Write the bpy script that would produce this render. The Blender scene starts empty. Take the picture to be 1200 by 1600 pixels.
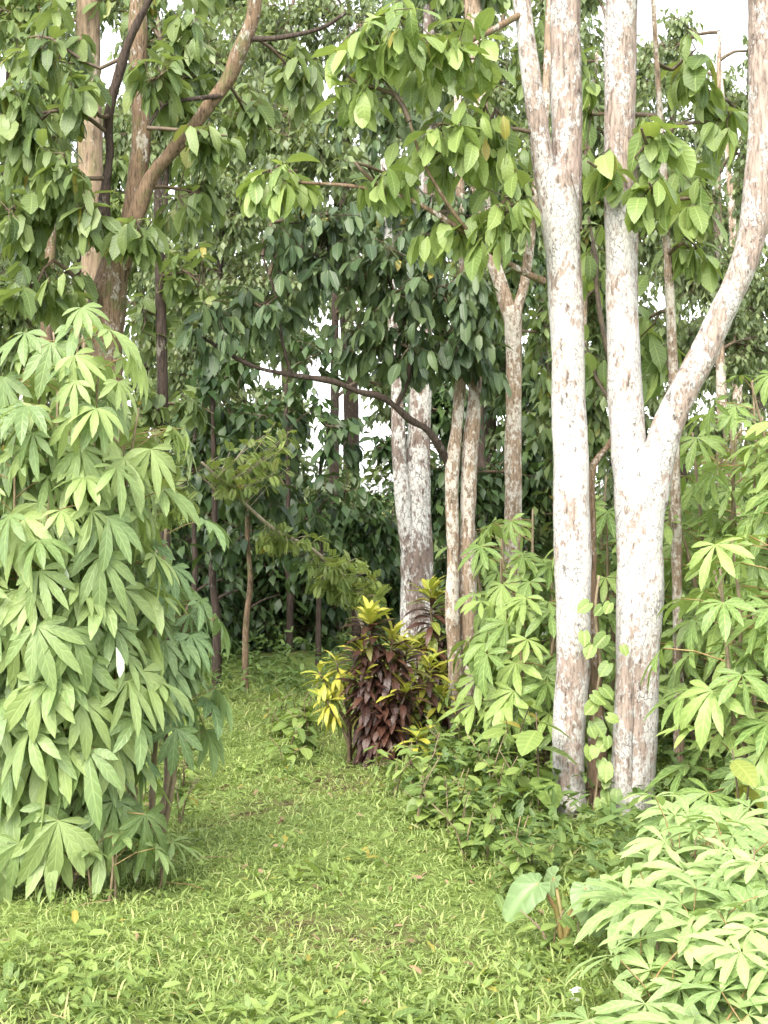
import bpy, math
import numpy as np
from mathutils import Vector, Matrix, noise as mn

sc = bpy.context.scene
COL = sc.collection
rng = np.random.default_rng(11)
R = math.radians

# ------------------------------------------------------------------ camera, sky, sun, exposure
CAMZ, FPX, HY = 1.5, 2400.0, 750.0           # eye height, focal length and horizon row (for a 1200 x 1600 frame)
cam_d = bpy.data.cameras.new('camera')
cam = bpy.data.objects.new('camera', cam_d)
COL.objects.link(cam)
cam.location = (0, 0, CAMZ)
cam.rotation_euler = (R(90), 0, 0)
cam_d.sensor_fit = 'VERTICAL'
cam_d.sensor_height = 36.0
cam_d.lens = 36.0 * FPX / 1600.0
cam_d.shift_y = -(800.0 - HY) / 1600.0
cam_d.clip_end = 2000
sc.camera = cam

SUN_EL, SUN_AZ = 47.0, 200.0                 # azimuth from +Y towards +X: behind the camera, a little to its left
world = bpy.data.worlds.new('World')
sc.world = world
world.use_nodes = True
wn = world.node_tree.nodes
wl = world.node_tree.links
sky = wn.new('ShaderNodeTexSky')
sky.sky_type = 'NISHITA'
sky.sun_disc = False
sky.sun_elevation = R(SUN_EL)
sky.sun_rotation = R(SUN_AZ)
sky.air_density = 0.7
sky.dust_density = 1.0
sky.ozone_density = 0.6
hs = wn.new('ShaderNodeHueSaturation')       # thin white overcast: the sky's light without its blue
hs.inputs['Saturation'].default_value = 0.15
wl.new(sky.outputs[0], hs.inputs['Color'])
wl.new(hs.outputs[0], wn['Background'].inputs[0])
wn['Background'].inputs[1].default_value = 0.15

sun_d = bpy.data.lights.new('sun', 'SUN')
sun_d.energy = 1.5
sun_d.angle = R(40)
sun_d.color = (1.0, 0.94, 0.80)
sun = bpy.data.objects.new('sun', sun_d)
COL.objects.link(sun)
sdir = Vector((math.sin(R(SUN_AZ)) * math.cos(R(SUN_EL)), math.cos(R(SUN_AZ)) * math.cos(R(SUN_EL)), math.sin(R(SUN_EL))))
sun.rotation_euler = sdir.to_track_quat('Z', 'Y').to_euler()
sun.location = sdir * 30

sc.view_settings.view_transform = 'Standard'
sc.view_settings.look = 'None'
sc.view_settings.gamma = 1.0
sc.view_settings.exposure = 2.15
sc.render.engine = 'CYCLES'
sc.cycles.max_bounces = 5
sc.cycles.diffuse_bounces = 2
sc.cycles.glossy_bounces = 2
sc.cycles.transmission_bounces = 3
sc.cycles.transparent_max_bounces = 4
sc.cycles.caustics_reflective = False
sc.cycles.caustics_refractive = False
sc.cycles.use_denoising = True
sc.cycles.use_adaptive_sampling = True
sc.cycles.adaptive_threshold = 0.03

# ------------------------------------------------------------------ helpers
def at(px, py, d):
    """a point d metres in front of the camera, from its place in the photograph"""
    return np.array([(px - 600.0) / FPX * d, d, CAMZ - (py - HY) / FPX * d])

def gz(x, y):
    return (0.025 * np.sin(1.3 * x + 0.7 * y) + 0.018 * np.sin(2.9 * x - 1.7 * y + 1.0)
            + 0.010 * np.sin(6.1 * x + 4.7 * y + 2.0))

def on_ground(px, d):
    x = (px - 600.0) / FPX * d
    return np.array([x, d, float(gz(x, d))])

def unit(a):
    a = np.asarray(a, float)
    return a / np.maximum(np.linalg.norm(a, axis=-1, keepdims=True), 1e-9)

def build_mesh(name, chunks, mats):
    """chunks: (V n3, T m3, UV n2 or None, rnd n or None, material index)"""
    Vs, Ts, UVs, Rs, Ms = [], [], [], [], []
    off = 0
    for V, T, UV, rn, mi in chunks:
        V = np.asarray(V, float); T = np.asarray(T, np.int64)
        Vs.append(V); Ts.append(T + off); off += len(V)
        UVs.append(np.zeros((len(V), 2)) if UV is None else UV)
        Rs.append(np.zeros(len(V)) if rn is None else rn)
        Ms.append(np.full(len(T), mi, np.int32))
    V = np.concatenate(Vs); T = np.concatenate(Ts); UV = np.concatenate(UVs); rn = np.concatenate(Rs); M = np.concatenate(Ms)
    me = bpy.data.meshes.new(name)
    me.vertices.add(len(V)); me.vertices.foreach_set('co', V.astype(np.float32).ravel())
    me.loops.add(len(T) * 3); me.loops.foreach_set('vertex_index', T.astype(np.int32).ravel())
    me.polygons.add(len(T))
    me.polygons.foreach_set('loop_start', np.arange(0, len(T) * 3, 3, dtype=np.int32))
    me.polygons.foreach_set('material_index', M)
    me.polygons.foreach_set('use_smooth', np.ones(len(T), bool))
    uvl = me.uv_layers.new(name='UVMap')
    uvl.data.foreach_set('uv', UV[T.ravel()].astype(np.float32).ravel())
    at_ = me.attributes.new('rnd', 'FLOAT', 'POINT')
    at_.data.foreach_set('value', rn.astype(np.float32))
    for m in mats:
        me.materials.append(m)
    me.update(calc_edges=True)
    return me

def add(name, me, parent=None, M=None, kind=None, label=None):
    o = bpy.data.objects.new(name, me)
    COL.objects.link(o)
    if parent is not None:
        o.parent = parent
    if M is not None:
        o.matrix_basis = M
    if kind:
        o['kind'] = kind
    if label:
        o['label'] = label
    return o

def thing(name, label, cat, loc, group=None):
    o = bpy.data.objects.new(name, None)
    o.empty_display_size = 0.1
    COL.objects.link(o)
    o.location = [float(v) for v in loc]
    o['label'] = label; o['category'] = cat
    if group:
        o['group'] = group
    return o

def mat4(p, Rm, s):
    s = np.broadcast_to(np.asarray(s, float), (3,))
    M = Matrix.Identity(4)
    for i in range(3):
        for j in range(3):
            M[i][j] = float(Rm[i, j] * s[j])
        M[i][3] = float(p[i])
    return M

def frames(D, up):
    y = unit(D)
    x = unit(np.cross(y, up))
    z = np.cross(x, y)
    return np.stack([x, y, z], axis=-1)

def leaf_tpl(n, wr, prof, droop, fold=0.25, wave=0.0):
    """a leaf of length 1 along +Y, normal +Z; 3 verts a station, pointed ends"""
    ts = 0.5 - 0.5 * np.cos(np.pi * np.linspace(0, 1, n + 1)) if n > 2 else np.linspace(0, 1, n + 1)
    y = z = 0.0
    cy, cz = [0.0], [0.0]
    for i in range(1, n + 1):
        a = -droop * (ts[i - 1] + ts[i]) / 2
        y += math.cos(a) * (ts[i] - ts[i - 1]); z += math.sin(a) * (ts[i] - ts[i - 1])
        cy.append(y); cz.append(z)
    V = [(0, 0, 0)]; UV = [(0, 0)]
    for i in range(1, n):
        w = prof(ts[i]) * wr / 2
        e = wave * math.sin(i * 2.1)
        V += [(-w, cy[i], cz[i] + fold * w + e * w), (0, cy[i], cz[i]), (w, cy[i], cz[i] + fold * w - e * w)]
        UV += [(-1, ts[i]), (0, ts[i]), (1, ts[i])]
    V.append((0, cy[n], cz[n])); UV.append((0, 1))
    T = [(0, 3, 2), (0, 2, 1)]
    for i in range(1, n - 1):
        a = 1 + (i - 1) * 3; b = a + 3
        T += [(a + 1, a + 2, b + 2), (a + 1, b + 2, b + 1), (a, a + 1, b + 1), (a, b + 1, b)]
    a = 1 + (n - 2) * 3; t = len(V) - 1
    T += [(a + 1, a + 2, t), (a, a + 1, t)]
    return np.array(V, float), np.array(T), np.array(UV, float)

def many(tpl, P, Rm, S, rn, base=None):
    """N placed copies of a template as one chunk"""
    V0, T0, UV0 = tpl
    S = np.asarray(S, float)
    if S.ndim == 1:
        S = np.repeat(S[:, None], 3, 1)
    V = np.einsum('nij,nvj->nvi', Rm, V0[None] * S[:, None, :]) + P[:, None, :]
    if base is not None:
        V = V - np.asarray(base)[None, None, :]
    N, n = len(P), len(V0)
    T = (T0[None] + (np.arange(N) * n)[:, None, None]).reshape(-1, 3)
    return V.reshape(-1, 3), T, np.tile(UV0, (N, 1)), np.repeat(rn, n)

def sticks(A, B, r0, r1, base=None, sag=0.06):
    """three-sided bent twigs from A to B (N,3)"""
    A = np.asarray(A, float); B = np.asarray(B, float)
    N = len(A)
    L = np.linalg.norm(B - A, axis=1, keepdims=True)
    C = (A + B) / 2 + rng.normal(0, 1, (N, 3)) * L * sag
    D = unit(B - A)
    ref = np.where(np.abs(D[:, 2:3]) > 0.9, np.array([[1.0, 0, 0]]), np.array([[0, 0, 1.0]]))
    u = unit(np.cross(D, ref)); v = np.cross(D, u)
    rings = []
    r0 = np.broadcast_to(r0, (N,)); r1 = np.broadcast_to(r1, (N,))
    for Q, r in ((A, r0), (C, (r0 + r1) / 2), (B, r1)):
        for k in range(3):
            a = 2.094 * k
            rings.append(Q + (math.cos(a) * u + math.sin(a) * v) * r[:, None])
    V = np.stack(rings, 1)
    if base is not None:
        V = V - np.asarray(base)
    T0 = []
    for s in (0, 3):
        for k in range(3):
            a, b = s + k, s + (k + 1) % 3
            T0 += [(a, b, b + 3), (a, b + 3, a + 3)]
    T0.append((6, 7, 8))
    T = (np.array(T0)[None] + (np.arange(N) * 9)[:, None, None]).reshape(-1, 3)
    return V.reshape(-1, 3), T, None, None

def crom(P, r, step):
    P = np.asarray(P, float); r = np.asarray(r, float)
    Q = np.vstack([2 * P[0] - P[1], P, 2 * P[-1] - P[-2]])
    out, ro = [], []
    for i in range(len(P) - 1):
        p0, p1, p2, p3 = Q[i], Q[i + 1], Q[i + 2], Q[i + 3]
        n = max(2, int(np.linalg.norm(p2 - p1) / step))
        for k in range(n):
            t = k / n
            out.append(0.5 * (2 * p1 + (p2 - p0) * t + (2 * p0 - 5 * p1 + 4 * p2 - p3) * t * t + (3 * p1 - p0 - 3 * p2 + p3) * t ** 3))
            s = t * t * (3 - 2 * t)
            ro.append(r[i] * (1 - s) + r[i + 1] * s)
    out.append(P[-1]); ro.append(r[-1])
    return np.array(out), np.array(ro)

def tube(P, r, seg=10, step=0.06, amp=0.06, freq=7.0, flute=0.0, base=(0, 0, 0), seed=0.0, flare=0.0):
    C, rr = crom(P, r, step)
    n = len(C)
    Tn = unit(np.gradient(C, axis=0))
    u = np.zeros((n, 3)); v = np.zeros((n, 3))
    a0 = np.array([1.0, 0, 0]) if abs(Tn[0][0]) < 0.8 else np.array([0, 1.0, 0])
    cu = a0
    for i in range(n):
        cu = unit(cu - Tn[i] * np.dot(cu, Tn[i]))
        u[i] = cu; v[i] = np.cross(Tn[i], cu)
    V = []; UV = []
    for i in range(n):
        for k in range(seg):
            a = 2 * math.pi * k / seg
            dirv = math.cos(a) * u[i] + math.sin(a) * v[i]
            rad = rr[i]
            q = C[i] + dirv * rad
            f = 1.0
            if amp:
                f += amp * mn.noise(Vector((q[0] * freq + seed, q[1] * freq, q[2] * freq * 0.5))) * 1.6
                f += amp * 0.6 * mn.noise(Vector((q[0] * freq * 4 + seed, q[1] * freq * 4, q[2] * freq * 2.2)))
            if flute:
                f += flute * math.sin(a * 3 + 2.2 * math.sin(i * 0.035) + seed)
            if flare:
                h = max(0.0, q[2])
                f += flare * math.exp(-h / 0.12) * (1 + 0.6 * math.sin(a * 4 + seed))
            V.append(C[i] + dirv * rad * f)
            UV.append((k / seg, i / n))
    V = np.array(V); T = []
    for i in range(n - 1):
        for k in range(seg):
            a = i * seg + k; b = i * seg + (k + 1) % seg
            T += [(a, b, b + seg), (a, b + seg, a + seg)]
    V = np.vstack([V, C[-1] + Tn[-1] * rr[-1] * 0.5]); UV.append((0, 1))
    t = len(V) - 1
    for k in range(seg):
        T.append(((n - 1) * seg + k, (n - 1) * seg + (k + 1) % seg, t))
    return V - np.asarray(base), np.array(T), np.array(UV), None

# ------------------------------------------------------------------ materials
def new_mat(name):
    m = bpy.data.materials.new(name)
    m.use_nodes = True
    m.node_tree.nodes.clear()
    return m, m.node_tree.nodes, m.node_tree.links

def mth(nd, lk, op, a, b=None, clamp=False):
    n = nd.new('ShaderNodeMath'); n.operation = op; n.use_clamp = clamp
    for i, v in enumerate((a, b)):
        if v is None:
            continue
        if isinstance(v, (int, float)):
            n.inputs[i].default_value = v
        else:
            lk.new(v, n.inputs[i])
    return n.outputs[0]

def mix(nd, lk, fac, a, b, blend='MIX'):
    n = nd.new('ShaderNodeMix'); n.data_type = 'RGBA'; n.blend_type = blend
    for i, v in ((0, fac), (6, a), (7, b)):
        if isinstance(v, (int, float)):
            n.inputs[i].default_value = v
        elif isinstance(v, tuple):
            n.inputs[i].default_value = (*v[:3], 1)
        else:
            lk.new(v, n.inputs[i])
    return n.outputs[2]

def ramp(nd, lk, fac, stops, interp='LINEAR'):
    n = nd.new('ShaderNodeValToRGB')
    n.color_ramp.interpolation = interp
    el = n.color_ramp.elements
    while len(el) > 1:
        el.remove(el[-1])
    el[0].position = stops[0][0]; el[0].color = (*stops[0][1], 1)
    for p, c in stops[1:]:
        e = el.new(p); e.color = (*c, 1)
    lk.new(fac, n.inputs[0])
    return n.outputs[0]

def noise_tex(nd, lk, vec, scale, detail=3.0, rough=0.55):
    n = nd.new('ShaderNodeTexNoise')
    n.inputs['Scale'].default_value = scale
    n.inputs['Detail'].default_value = detail
    n.inputs['Roughness'].default_value = rough
    if vec is not None:
        lk.new(vec, n.inputs['Vector'])
    return n.outputs[0]

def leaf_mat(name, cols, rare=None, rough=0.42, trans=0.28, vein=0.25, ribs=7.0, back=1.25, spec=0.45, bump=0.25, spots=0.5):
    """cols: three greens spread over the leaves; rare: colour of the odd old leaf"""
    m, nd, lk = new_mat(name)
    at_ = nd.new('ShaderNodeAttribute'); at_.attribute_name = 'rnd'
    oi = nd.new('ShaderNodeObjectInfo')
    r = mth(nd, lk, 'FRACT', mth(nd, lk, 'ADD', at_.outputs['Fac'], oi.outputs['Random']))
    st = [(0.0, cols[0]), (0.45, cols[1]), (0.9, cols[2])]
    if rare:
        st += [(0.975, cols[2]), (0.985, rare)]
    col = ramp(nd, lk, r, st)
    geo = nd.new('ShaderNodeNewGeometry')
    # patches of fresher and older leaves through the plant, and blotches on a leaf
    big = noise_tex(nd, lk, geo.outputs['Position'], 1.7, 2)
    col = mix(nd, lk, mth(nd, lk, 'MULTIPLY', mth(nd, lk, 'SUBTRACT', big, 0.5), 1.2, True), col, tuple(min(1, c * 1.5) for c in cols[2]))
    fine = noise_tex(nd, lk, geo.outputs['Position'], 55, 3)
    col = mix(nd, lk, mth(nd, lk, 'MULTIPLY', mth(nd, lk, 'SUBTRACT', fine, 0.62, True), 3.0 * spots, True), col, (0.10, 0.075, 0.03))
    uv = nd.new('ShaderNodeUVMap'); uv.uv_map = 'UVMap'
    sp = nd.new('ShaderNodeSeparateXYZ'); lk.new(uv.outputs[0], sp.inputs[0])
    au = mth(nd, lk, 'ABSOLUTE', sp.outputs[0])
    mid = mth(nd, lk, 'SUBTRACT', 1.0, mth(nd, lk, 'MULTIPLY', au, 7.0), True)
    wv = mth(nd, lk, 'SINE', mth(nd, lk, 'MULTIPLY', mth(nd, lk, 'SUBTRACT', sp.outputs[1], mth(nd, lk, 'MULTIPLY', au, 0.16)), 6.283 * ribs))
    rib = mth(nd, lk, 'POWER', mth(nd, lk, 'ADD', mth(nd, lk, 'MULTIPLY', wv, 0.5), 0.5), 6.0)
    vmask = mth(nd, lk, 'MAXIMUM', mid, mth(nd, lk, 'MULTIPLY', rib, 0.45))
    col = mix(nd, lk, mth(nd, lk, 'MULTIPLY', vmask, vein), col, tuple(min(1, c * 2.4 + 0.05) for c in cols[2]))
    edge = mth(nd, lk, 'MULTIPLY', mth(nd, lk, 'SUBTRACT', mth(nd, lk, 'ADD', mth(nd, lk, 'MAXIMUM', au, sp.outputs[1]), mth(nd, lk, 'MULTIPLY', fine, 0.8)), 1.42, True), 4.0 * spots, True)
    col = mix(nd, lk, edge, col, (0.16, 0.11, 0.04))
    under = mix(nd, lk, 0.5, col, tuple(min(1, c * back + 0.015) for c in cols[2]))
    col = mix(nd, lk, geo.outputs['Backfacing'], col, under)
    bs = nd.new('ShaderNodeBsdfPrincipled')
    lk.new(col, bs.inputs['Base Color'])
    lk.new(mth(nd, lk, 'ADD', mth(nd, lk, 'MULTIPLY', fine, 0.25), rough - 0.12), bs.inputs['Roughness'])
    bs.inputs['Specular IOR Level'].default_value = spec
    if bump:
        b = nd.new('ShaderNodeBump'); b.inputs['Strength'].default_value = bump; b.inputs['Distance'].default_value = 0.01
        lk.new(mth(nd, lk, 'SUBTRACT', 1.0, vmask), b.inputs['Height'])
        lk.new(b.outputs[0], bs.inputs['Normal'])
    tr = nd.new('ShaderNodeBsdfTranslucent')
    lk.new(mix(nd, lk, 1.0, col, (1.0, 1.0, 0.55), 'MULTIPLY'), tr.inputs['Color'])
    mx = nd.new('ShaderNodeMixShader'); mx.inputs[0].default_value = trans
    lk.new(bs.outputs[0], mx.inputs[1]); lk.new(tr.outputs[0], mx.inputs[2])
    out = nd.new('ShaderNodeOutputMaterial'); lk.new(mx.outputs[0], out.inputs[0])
    return m

def bark_mat(name, brown, light, dark, cover=0.5, scale=1.0, zfade=None, moss=None, bump=0.6, crack=0.35, patch=0.5):
    """brown bark under pale lichen crusts, with dark cracks; zfade: height over which the crusts thin out"""
    m, nd, lk = new_mat(name)
    tc = nd.new('ShaderNodeTexCoord')
    mp = nd.new('ShaderNodeMapping'); mp.inputs['Scale'].default_value = (1, 1, 0.55)
    lk.new(tc.outputs['Object'], mp.inputs[0])
    v = mp.outputs[0]
    n1 = noise_tex(nd, lk, v, 6 * scale, 5)
    n2 = noise_tex(nd, lk, v, 24 * scale, 7, 0.65)
    n3 = noise_tex(nd, lk, v, 60 * scale, 5, 0.6)
    mp2 = nd.new('ShaderNodeMapping'); mp2.inputs['Scale'].default_value = (1, 1, 0.16); mp2.inputs['Location'].default_value = (3, 1, 0)
    lk.new(tc.outputs['Object'], mp2.inputs[0])
    n4 = noise_tex(nd, lk, mp2.outputs[0], 45 * scale, 4, 0.6)
    base = ramp(nd, lk, n4, [(0.32, tuple(c * 0.38 for c in brown)), (0.47, brown), (0.68, tuple(min(1, c * 1.5) for c in brown))])
    s = mth(nd, lk, 'ADD', mth(nd, lk, 'MULTIPLY', n1, 0.75), mth(nd, lk, 'MULTIPLY', n2, 0.6))
    s = mth(nd, lk, 'ADD', s, mth(nd, lk, 'MULTIPLY', n3, 0.3))
    n0 = noise_tex(nd, lk, v, 2.2 * scale, 3)
    s = mth(nd, lk, 'ADD', s, mth(nd, lk, 'MULTIPLY', mth(nd, lk, 'SUBTRACT', n0, 0.5), patch))
    th = 0.825 + (0.5 - cover) * 0.5
    if zfade:
        sp = nd.new('ShaderNodeSeparateXYZ'); lk.new(tc.outputs['Object'], sp.inputs[0])
        zf = mth(nd, lk, 'DIVIDE', mth(nd, lk, 'SUBTRACT', sp.outputs[2], zfade[0]), zfade[1] - zfade[0], True)
        s = mth(nd, lk, 'SUBTRACT', s, mth(nd, lk, 'MULTIPLY', zf, zfade[2]))
    lich = mth(nd, lk, 'MULTIPLY', mth(nd, lk, 'SUBTRACT', s, th), 9.0, True)
    lcol = ramp(nd, lk, n3, [(0.3, tuple(c * 0.72 for c in light)), (0.55, light), (0.8, tuple(min(0.85, c * 1.1) for c in light))])
    col = mix(nd, lk, lich, base, lcol)
    vo = nd.new('ShaderNodeTexVoronoi'); vo.feature = 'DISTANCE_TO_EDGE'; vo.inputs['Scale'].default_value = 26 * scale
    wv = nd.new('ShaderNodeVectorMath'); wv.operation = 'ADD'
    nv = nd.new('ShaderNodeTexNoise'); nv.inputs['Scale'].default_value = 30 * scale; lk.new(v, nv.inputs['Vector'])
    sc_ = nd.new('ShaderNodeVectorMath'); sc_.operation = 'SCALE'; sc_.inputs['Scale'].default_value = 0.05 / scale
    lk.new(nv.outputs['Color'], sc_.inputs[0]); lk.new(v, wv.inputs[0]); lk.new(sc_.outputs[0], wv.inputs[1])
    lk.new(wv.outputs[0], vo.inputs['Vector'])
    ck = mth(nd, lk, 'SUBTRACT', 1.0, mth(nd, lk, 'MULTIPLY', vo.outputs['Distance'], 14.0), True)
    ck = mth(nd, lk, 'MULTIPLY', ck, mth(nd, lk, 'MULTIPLY', mth(nd, lk, 'SUBTRACT', n1, 0.42), 5.0, True))
    spot = mth(nd, lk, 'MULTIPLY', mth(nd, lk, 'SUBTRACT', mth(nd, lk, 'ADD', noise_tex(nd, lk, v, 19 * scale, 7, 0.72), mth(nd, lk, 'MULTIPLY', mth(nd, lk, 'SUBTRACT', noise_tex(nd, lk, v, 3.1 * scale, 3), 0.5), 0.55)), 0.645), 14.0, True)
    dk = mth(nd, lk, 'MAXIMUM', mth(nd, lk, 'MULTIPLY', ck, crack), mth(nd, lk, 'MULTIPLY', spot, 0.75))
    col = mix(nd, lk, dk, col, dark)
    if moss:
        mo = mth(nd, lk, 'MULTIPLY', mth(nd, lk, 'SUBTRACT', noise_tex(nd, lk, v, 9 * scale, 5), 0.52), 6.0, True)
        col = mix(nd, lk, mth(nd, lk, 'MULTIPLY', mo, 0.7), col, moss)
    bs = nd.new('ShaderNodeBsdfPrincipled')
    lk.new(col, bs.inputs['Base Color'])
    bs.inputs['Roughness'].default_value = 0.85
    bs.inputs['Specular IOR Level'].default_value = 0.2
    hgt = mth(nd, lk, 'SUBTRACT', mth(nd, lk, 'ADD', mth(nd, lk, 'MULTIPLY', n4, 0.6), mth(nd, lk, 'MULTIPLY', lich, 0.35)), mth(nd, lk, 'MULTIPLY', dk, 0.6))
    b = nd.new('ShaderNodeBump'); b.inputs['Strength'].default_value = bump; b.inputs['Distance'].default_value = 0.012
    lk.new(hgt, b.inputs['Height']); lk.new(b.outputs[0], bs.inputs['Normal'])
    out = nd.new('ShaderNodeOutputMaterial'); lk.new(bs.outputs[0], out.inputs[0])
    return m

def plain_mat(name, c1, c2, scale=20.0, rough=0.6, bump=0.2):
    m, nd, lk = new_mat(name)
    tc = nd.new('ShaderNodeTexCoord')
    n = noise_tex(nd, lk, tc.outputs['Object'], scale, 5)
    bs = nd.new('ShaderNodeBsdfPrincipled')
    lk.new(ramp(nd, lk, n, [(0.3, c1), (0.7, c2)]), bs.inputs['Base Color'])
    bs.inputs['Roughness'].default_value = rough
    b = nd.new('ShaderNodeBump'); b.inputs['Strength'].default_value = bump; b.inputs['Distance'].default_value = 0.01
    lk.new(n, b.inputs['Height']); lk.new(b.outputs[0], bs.inputs['Normal'])
    out = nd.new('ShaderNodeOutputMaterial'); lk.new(bs.outputs[0], out.inputs[0])
    return m

YEL = (0.34, 0.28, 0.06)
M_white_bark = bark_mat('pale_lichen_bark', (0.27, 0.21, 0.18), (0.50, 0.475, 0.455), (0.04, 0.03, 0.028), 0.78, 1.8, zfade=(1.9, 3.0, 0.12), crack=0.7, patch=0.9)
M_mott_bark = bark_mat('mottled_bark', (0.20, 0.15, 0.13), (0.66, 0.63, 0.60), (0.03, 0.025, 0.025), 0.62, 1.3, crack=0.9)
M_tan_bark = bark_mat('tan_bark', (0.24, 0.175, 0.125), (0.55, 0.50, 0.44), (0.05, 0.035, 0.025), 0.55, 2.0)
M_smooth_bark = bark_mat('smooth_brown_bark', (0.20, 0.145, 0.10), (0.34, 0.29, 0.22), (0.06, 0.045, 0.03), 0.4, 1.2, moss=(0.10, 0.12, 0.04), crack=0.1)
M_grey_bark = bark_mat('grey_brown_bark', (0.20, 0.16, 0.135), (0.47, 0.44, 0.41), (0.035, 0.028, 0.024), 0.5, 2.4, crack=0.6)
M_brown_bark = bark_mat('brown_bark', (0.17, 0.115, 0.075), (0.45, 0.41, 0.36), (0.03, 0.022, 0.016), 0.36, 2.0, moss=(0.09, 0.11, 0.035))
M_dark_bark = bark_mat('dark_bark', (0.055, 0.04, 0.032), (0.20, 0.18, 0.15), (0.012, 0.01, 0.009), 0.25, 2.0)
M_twig = plain_mat('twig_bark', (0.06, 0.04, 0.025), (0.14, 0.10, 0.06), 40)
M_pale_twig = plain_mat('pale_twig_bark', (0.24, 0.19, 0.13), (0.42, 0.36, 0.27), 40)

M_leaf_fresh = leaf_mat('fresh_leaf', [(0.11, 0.175, 0.05), (0.18, 0.255, 0.075), (0.29, 0.37, 0.12)], YEL, trans=0.33, rough=0.36, ribs=9)
M_leaf_deep = leaf_mat('deep_green_leaf', [(0.042, 0.073, 0.037), (0.066, 0.108, 0.05), (0.12, 0.17, 0.07)], YEL, trans=0.22, rough=0.36, ribs=9)
M_leaf_mid = leaf_mat('mid_green_leaf', [(0.07, 0.112, 0.042), (0.12, 0.178, 0.062), (0.215, 0.275, 0.10)], YEL, trans=0.38, rough=0.38, ribs=9)
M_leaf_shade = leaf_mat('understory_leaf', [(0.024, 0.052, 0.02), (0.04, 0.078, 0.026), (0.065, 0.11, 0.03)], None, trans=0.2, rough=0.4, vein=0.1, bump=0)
M_leaf_far = leaf_mat('forest_leaf', [(0.055, 0.092, 0.034), (0.095, 0.14, 0.05), (0.165, 0.215, 0.078)], (0.28, 0.22, 0.04), trans=0.38, rough=0.42, vein=0.1, bump=0)
M_leaf_hazed = leaf_mat('hazed_forest_leaf', [(0.085, 0.125, 0.055), (0.135, 0.18, 0.08), (0.21, 0.26, 0.12)], None, trans=0.38, rough=0.4, vein=0.1, bump=0)  # forest green with the distance haze painted into its colour
M_leaf_feather = leaf_mat('feathery_leaf', [(0.15, 0.215, 0.06), (0.21, 0.28, 0.08), (0.29, 0.35, 0.11)], YEL, trans=0.35, vein=0.1, bump=0)
M_cassava = leaf_mat('cassava_leaf', [(0.135, 0.205, 0.075), (0.19, 0.265, 0.095), (0.27, 0.345, 0.125)], None, trans=0.28, rough=0.4, vein=0.2, ribs=6, spots=0.4, back=1.6)
M_cassava_blue = leaf_mat('blue_green_cassava_leaf', [(0.115, 0.19, 0.08), (0.15, 0.235, 0.095), (0.20, 0.28, 0.115)], None, trans=0.2, rough=0.5, vein=0.4, ribs=6, spots=0.25, back=1.6)
M_cassava_young = leaf_mat('young_cassava_leaf', [(0.20, 0.30, 0.10), (0.26, 0.37, 0.135), (0.34, 0.45, 0.18)], None, trans=0.28, rough=0.42, vein=0.3, ribs=6, spots=0.15)  # bright young leaves, their colour paled further to stand in for veiling glare
M_cassava_mid = leaf_mat('lush_cassava_leaf', [(0.12, 0.195, 0.052), (0.175, 0.26, 0.072), (0.27, 0.36, 0.105)], None, trans=0.3, rough=0.42, vein=0.35, ribs=6, spots=0.25)
M_pale_under = leaf_mat('pale_leaf_underside', [(0.27, 0.32, 0.22), (0.3, 0.35, 0.25), (0.33, 0.38, 0.28)], None, trans=0.1, spots=0)
M_old_leaf = leaf_mat('old_yellow_leaf', [(0.36, 0.30, 0.05), (0.42, 0.36, 0.07), (0.22, 0.26, 0.06)], None, trans=0.3)
M_petiole = plain_mat('cassava_petiole', (0.20, 0.20, 0.06), (0.30, 0.16, 0.08), 12, 0.5, 0.05)
M_cstem = plain_mat('cassava_stem', (0.14, 0.10, 0.06), (0.26, 0.20, 0.12), 30)
M_croton_dark = leaf_mat('croton_maroon_leaf', [(0.026, 0.011, 0.009), (0.045, 0.018, 0.013), (0.085, 0.036, 0.022)], (0.12, 0.12, 0.03), trans=0.15, rough=0.42, vein=0.3, ribs=8, spec=0.55)
M_croton_yel = leaf_mat('croton_yellow_leaf', [(0.38, 0.37, 0.055), (0.50, 0.46, 0.08), (0.30, 0.35, 0.06)], None, trans=0.3, rough=0.38, vein=0.15, ribs=8)
M_croton_green = leaf_mat('croton_green_leaf', [(0.05, 0.085, 0.025), (0.085, 0.12, 0.03), (0.19, 0.22, 0.04)], (0.10, 0.03, 0.02), trans=0.2, rough=0.34, vein=0.5, ribs=8)
M_taro = leaf_mat('taro_leaf', [(0.14, 0.215, 0.085), (0.16, 0.24, 0.095), (0.185, 0.265, 0.11)], None, trans=0.25, rough=0.42, vein=0.22, ribs=5, spots=0.15)
M_weed = leaf_mat('weed_leaf', [(0.11, 0.175, 0.045), (0.165, 0.24, 0.06), (0.25, 0.33, 0.09)], YEL, trans=0.33, rough=0.42, vein=0.25)
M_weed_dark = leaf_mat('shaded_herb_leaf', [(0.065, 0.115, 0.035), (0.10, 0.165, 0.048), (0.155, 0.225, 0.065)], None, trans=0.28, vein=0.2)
M_grass = leaf_mat('grass_blade', [(0.21, 0.29, 0.085), (0.29, 0.38, 0.125), (0.39, 0.465, 0.18)], (0.42, 0.36, 0.18), trans=0.35, rough=0.6, spec=0.25, vein=0.15, bump=0, spots=0.2)
M_litter = leaf_mat('dead_leaf', [(0.13, 0.075, 0.04), (0.22, 0.14, 0.08), (0.33, 0.22, 0.14)], (0.40, 0.26, 0.06), trans=0.05, rough=0.7)
M_red = leaf_mat('red_leaf', [(0.42, 0.02, 0.012), (0.5, 0.03, 0.02), (0.4, 0.05, 0.02)], None, trans=0.3)

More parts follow.
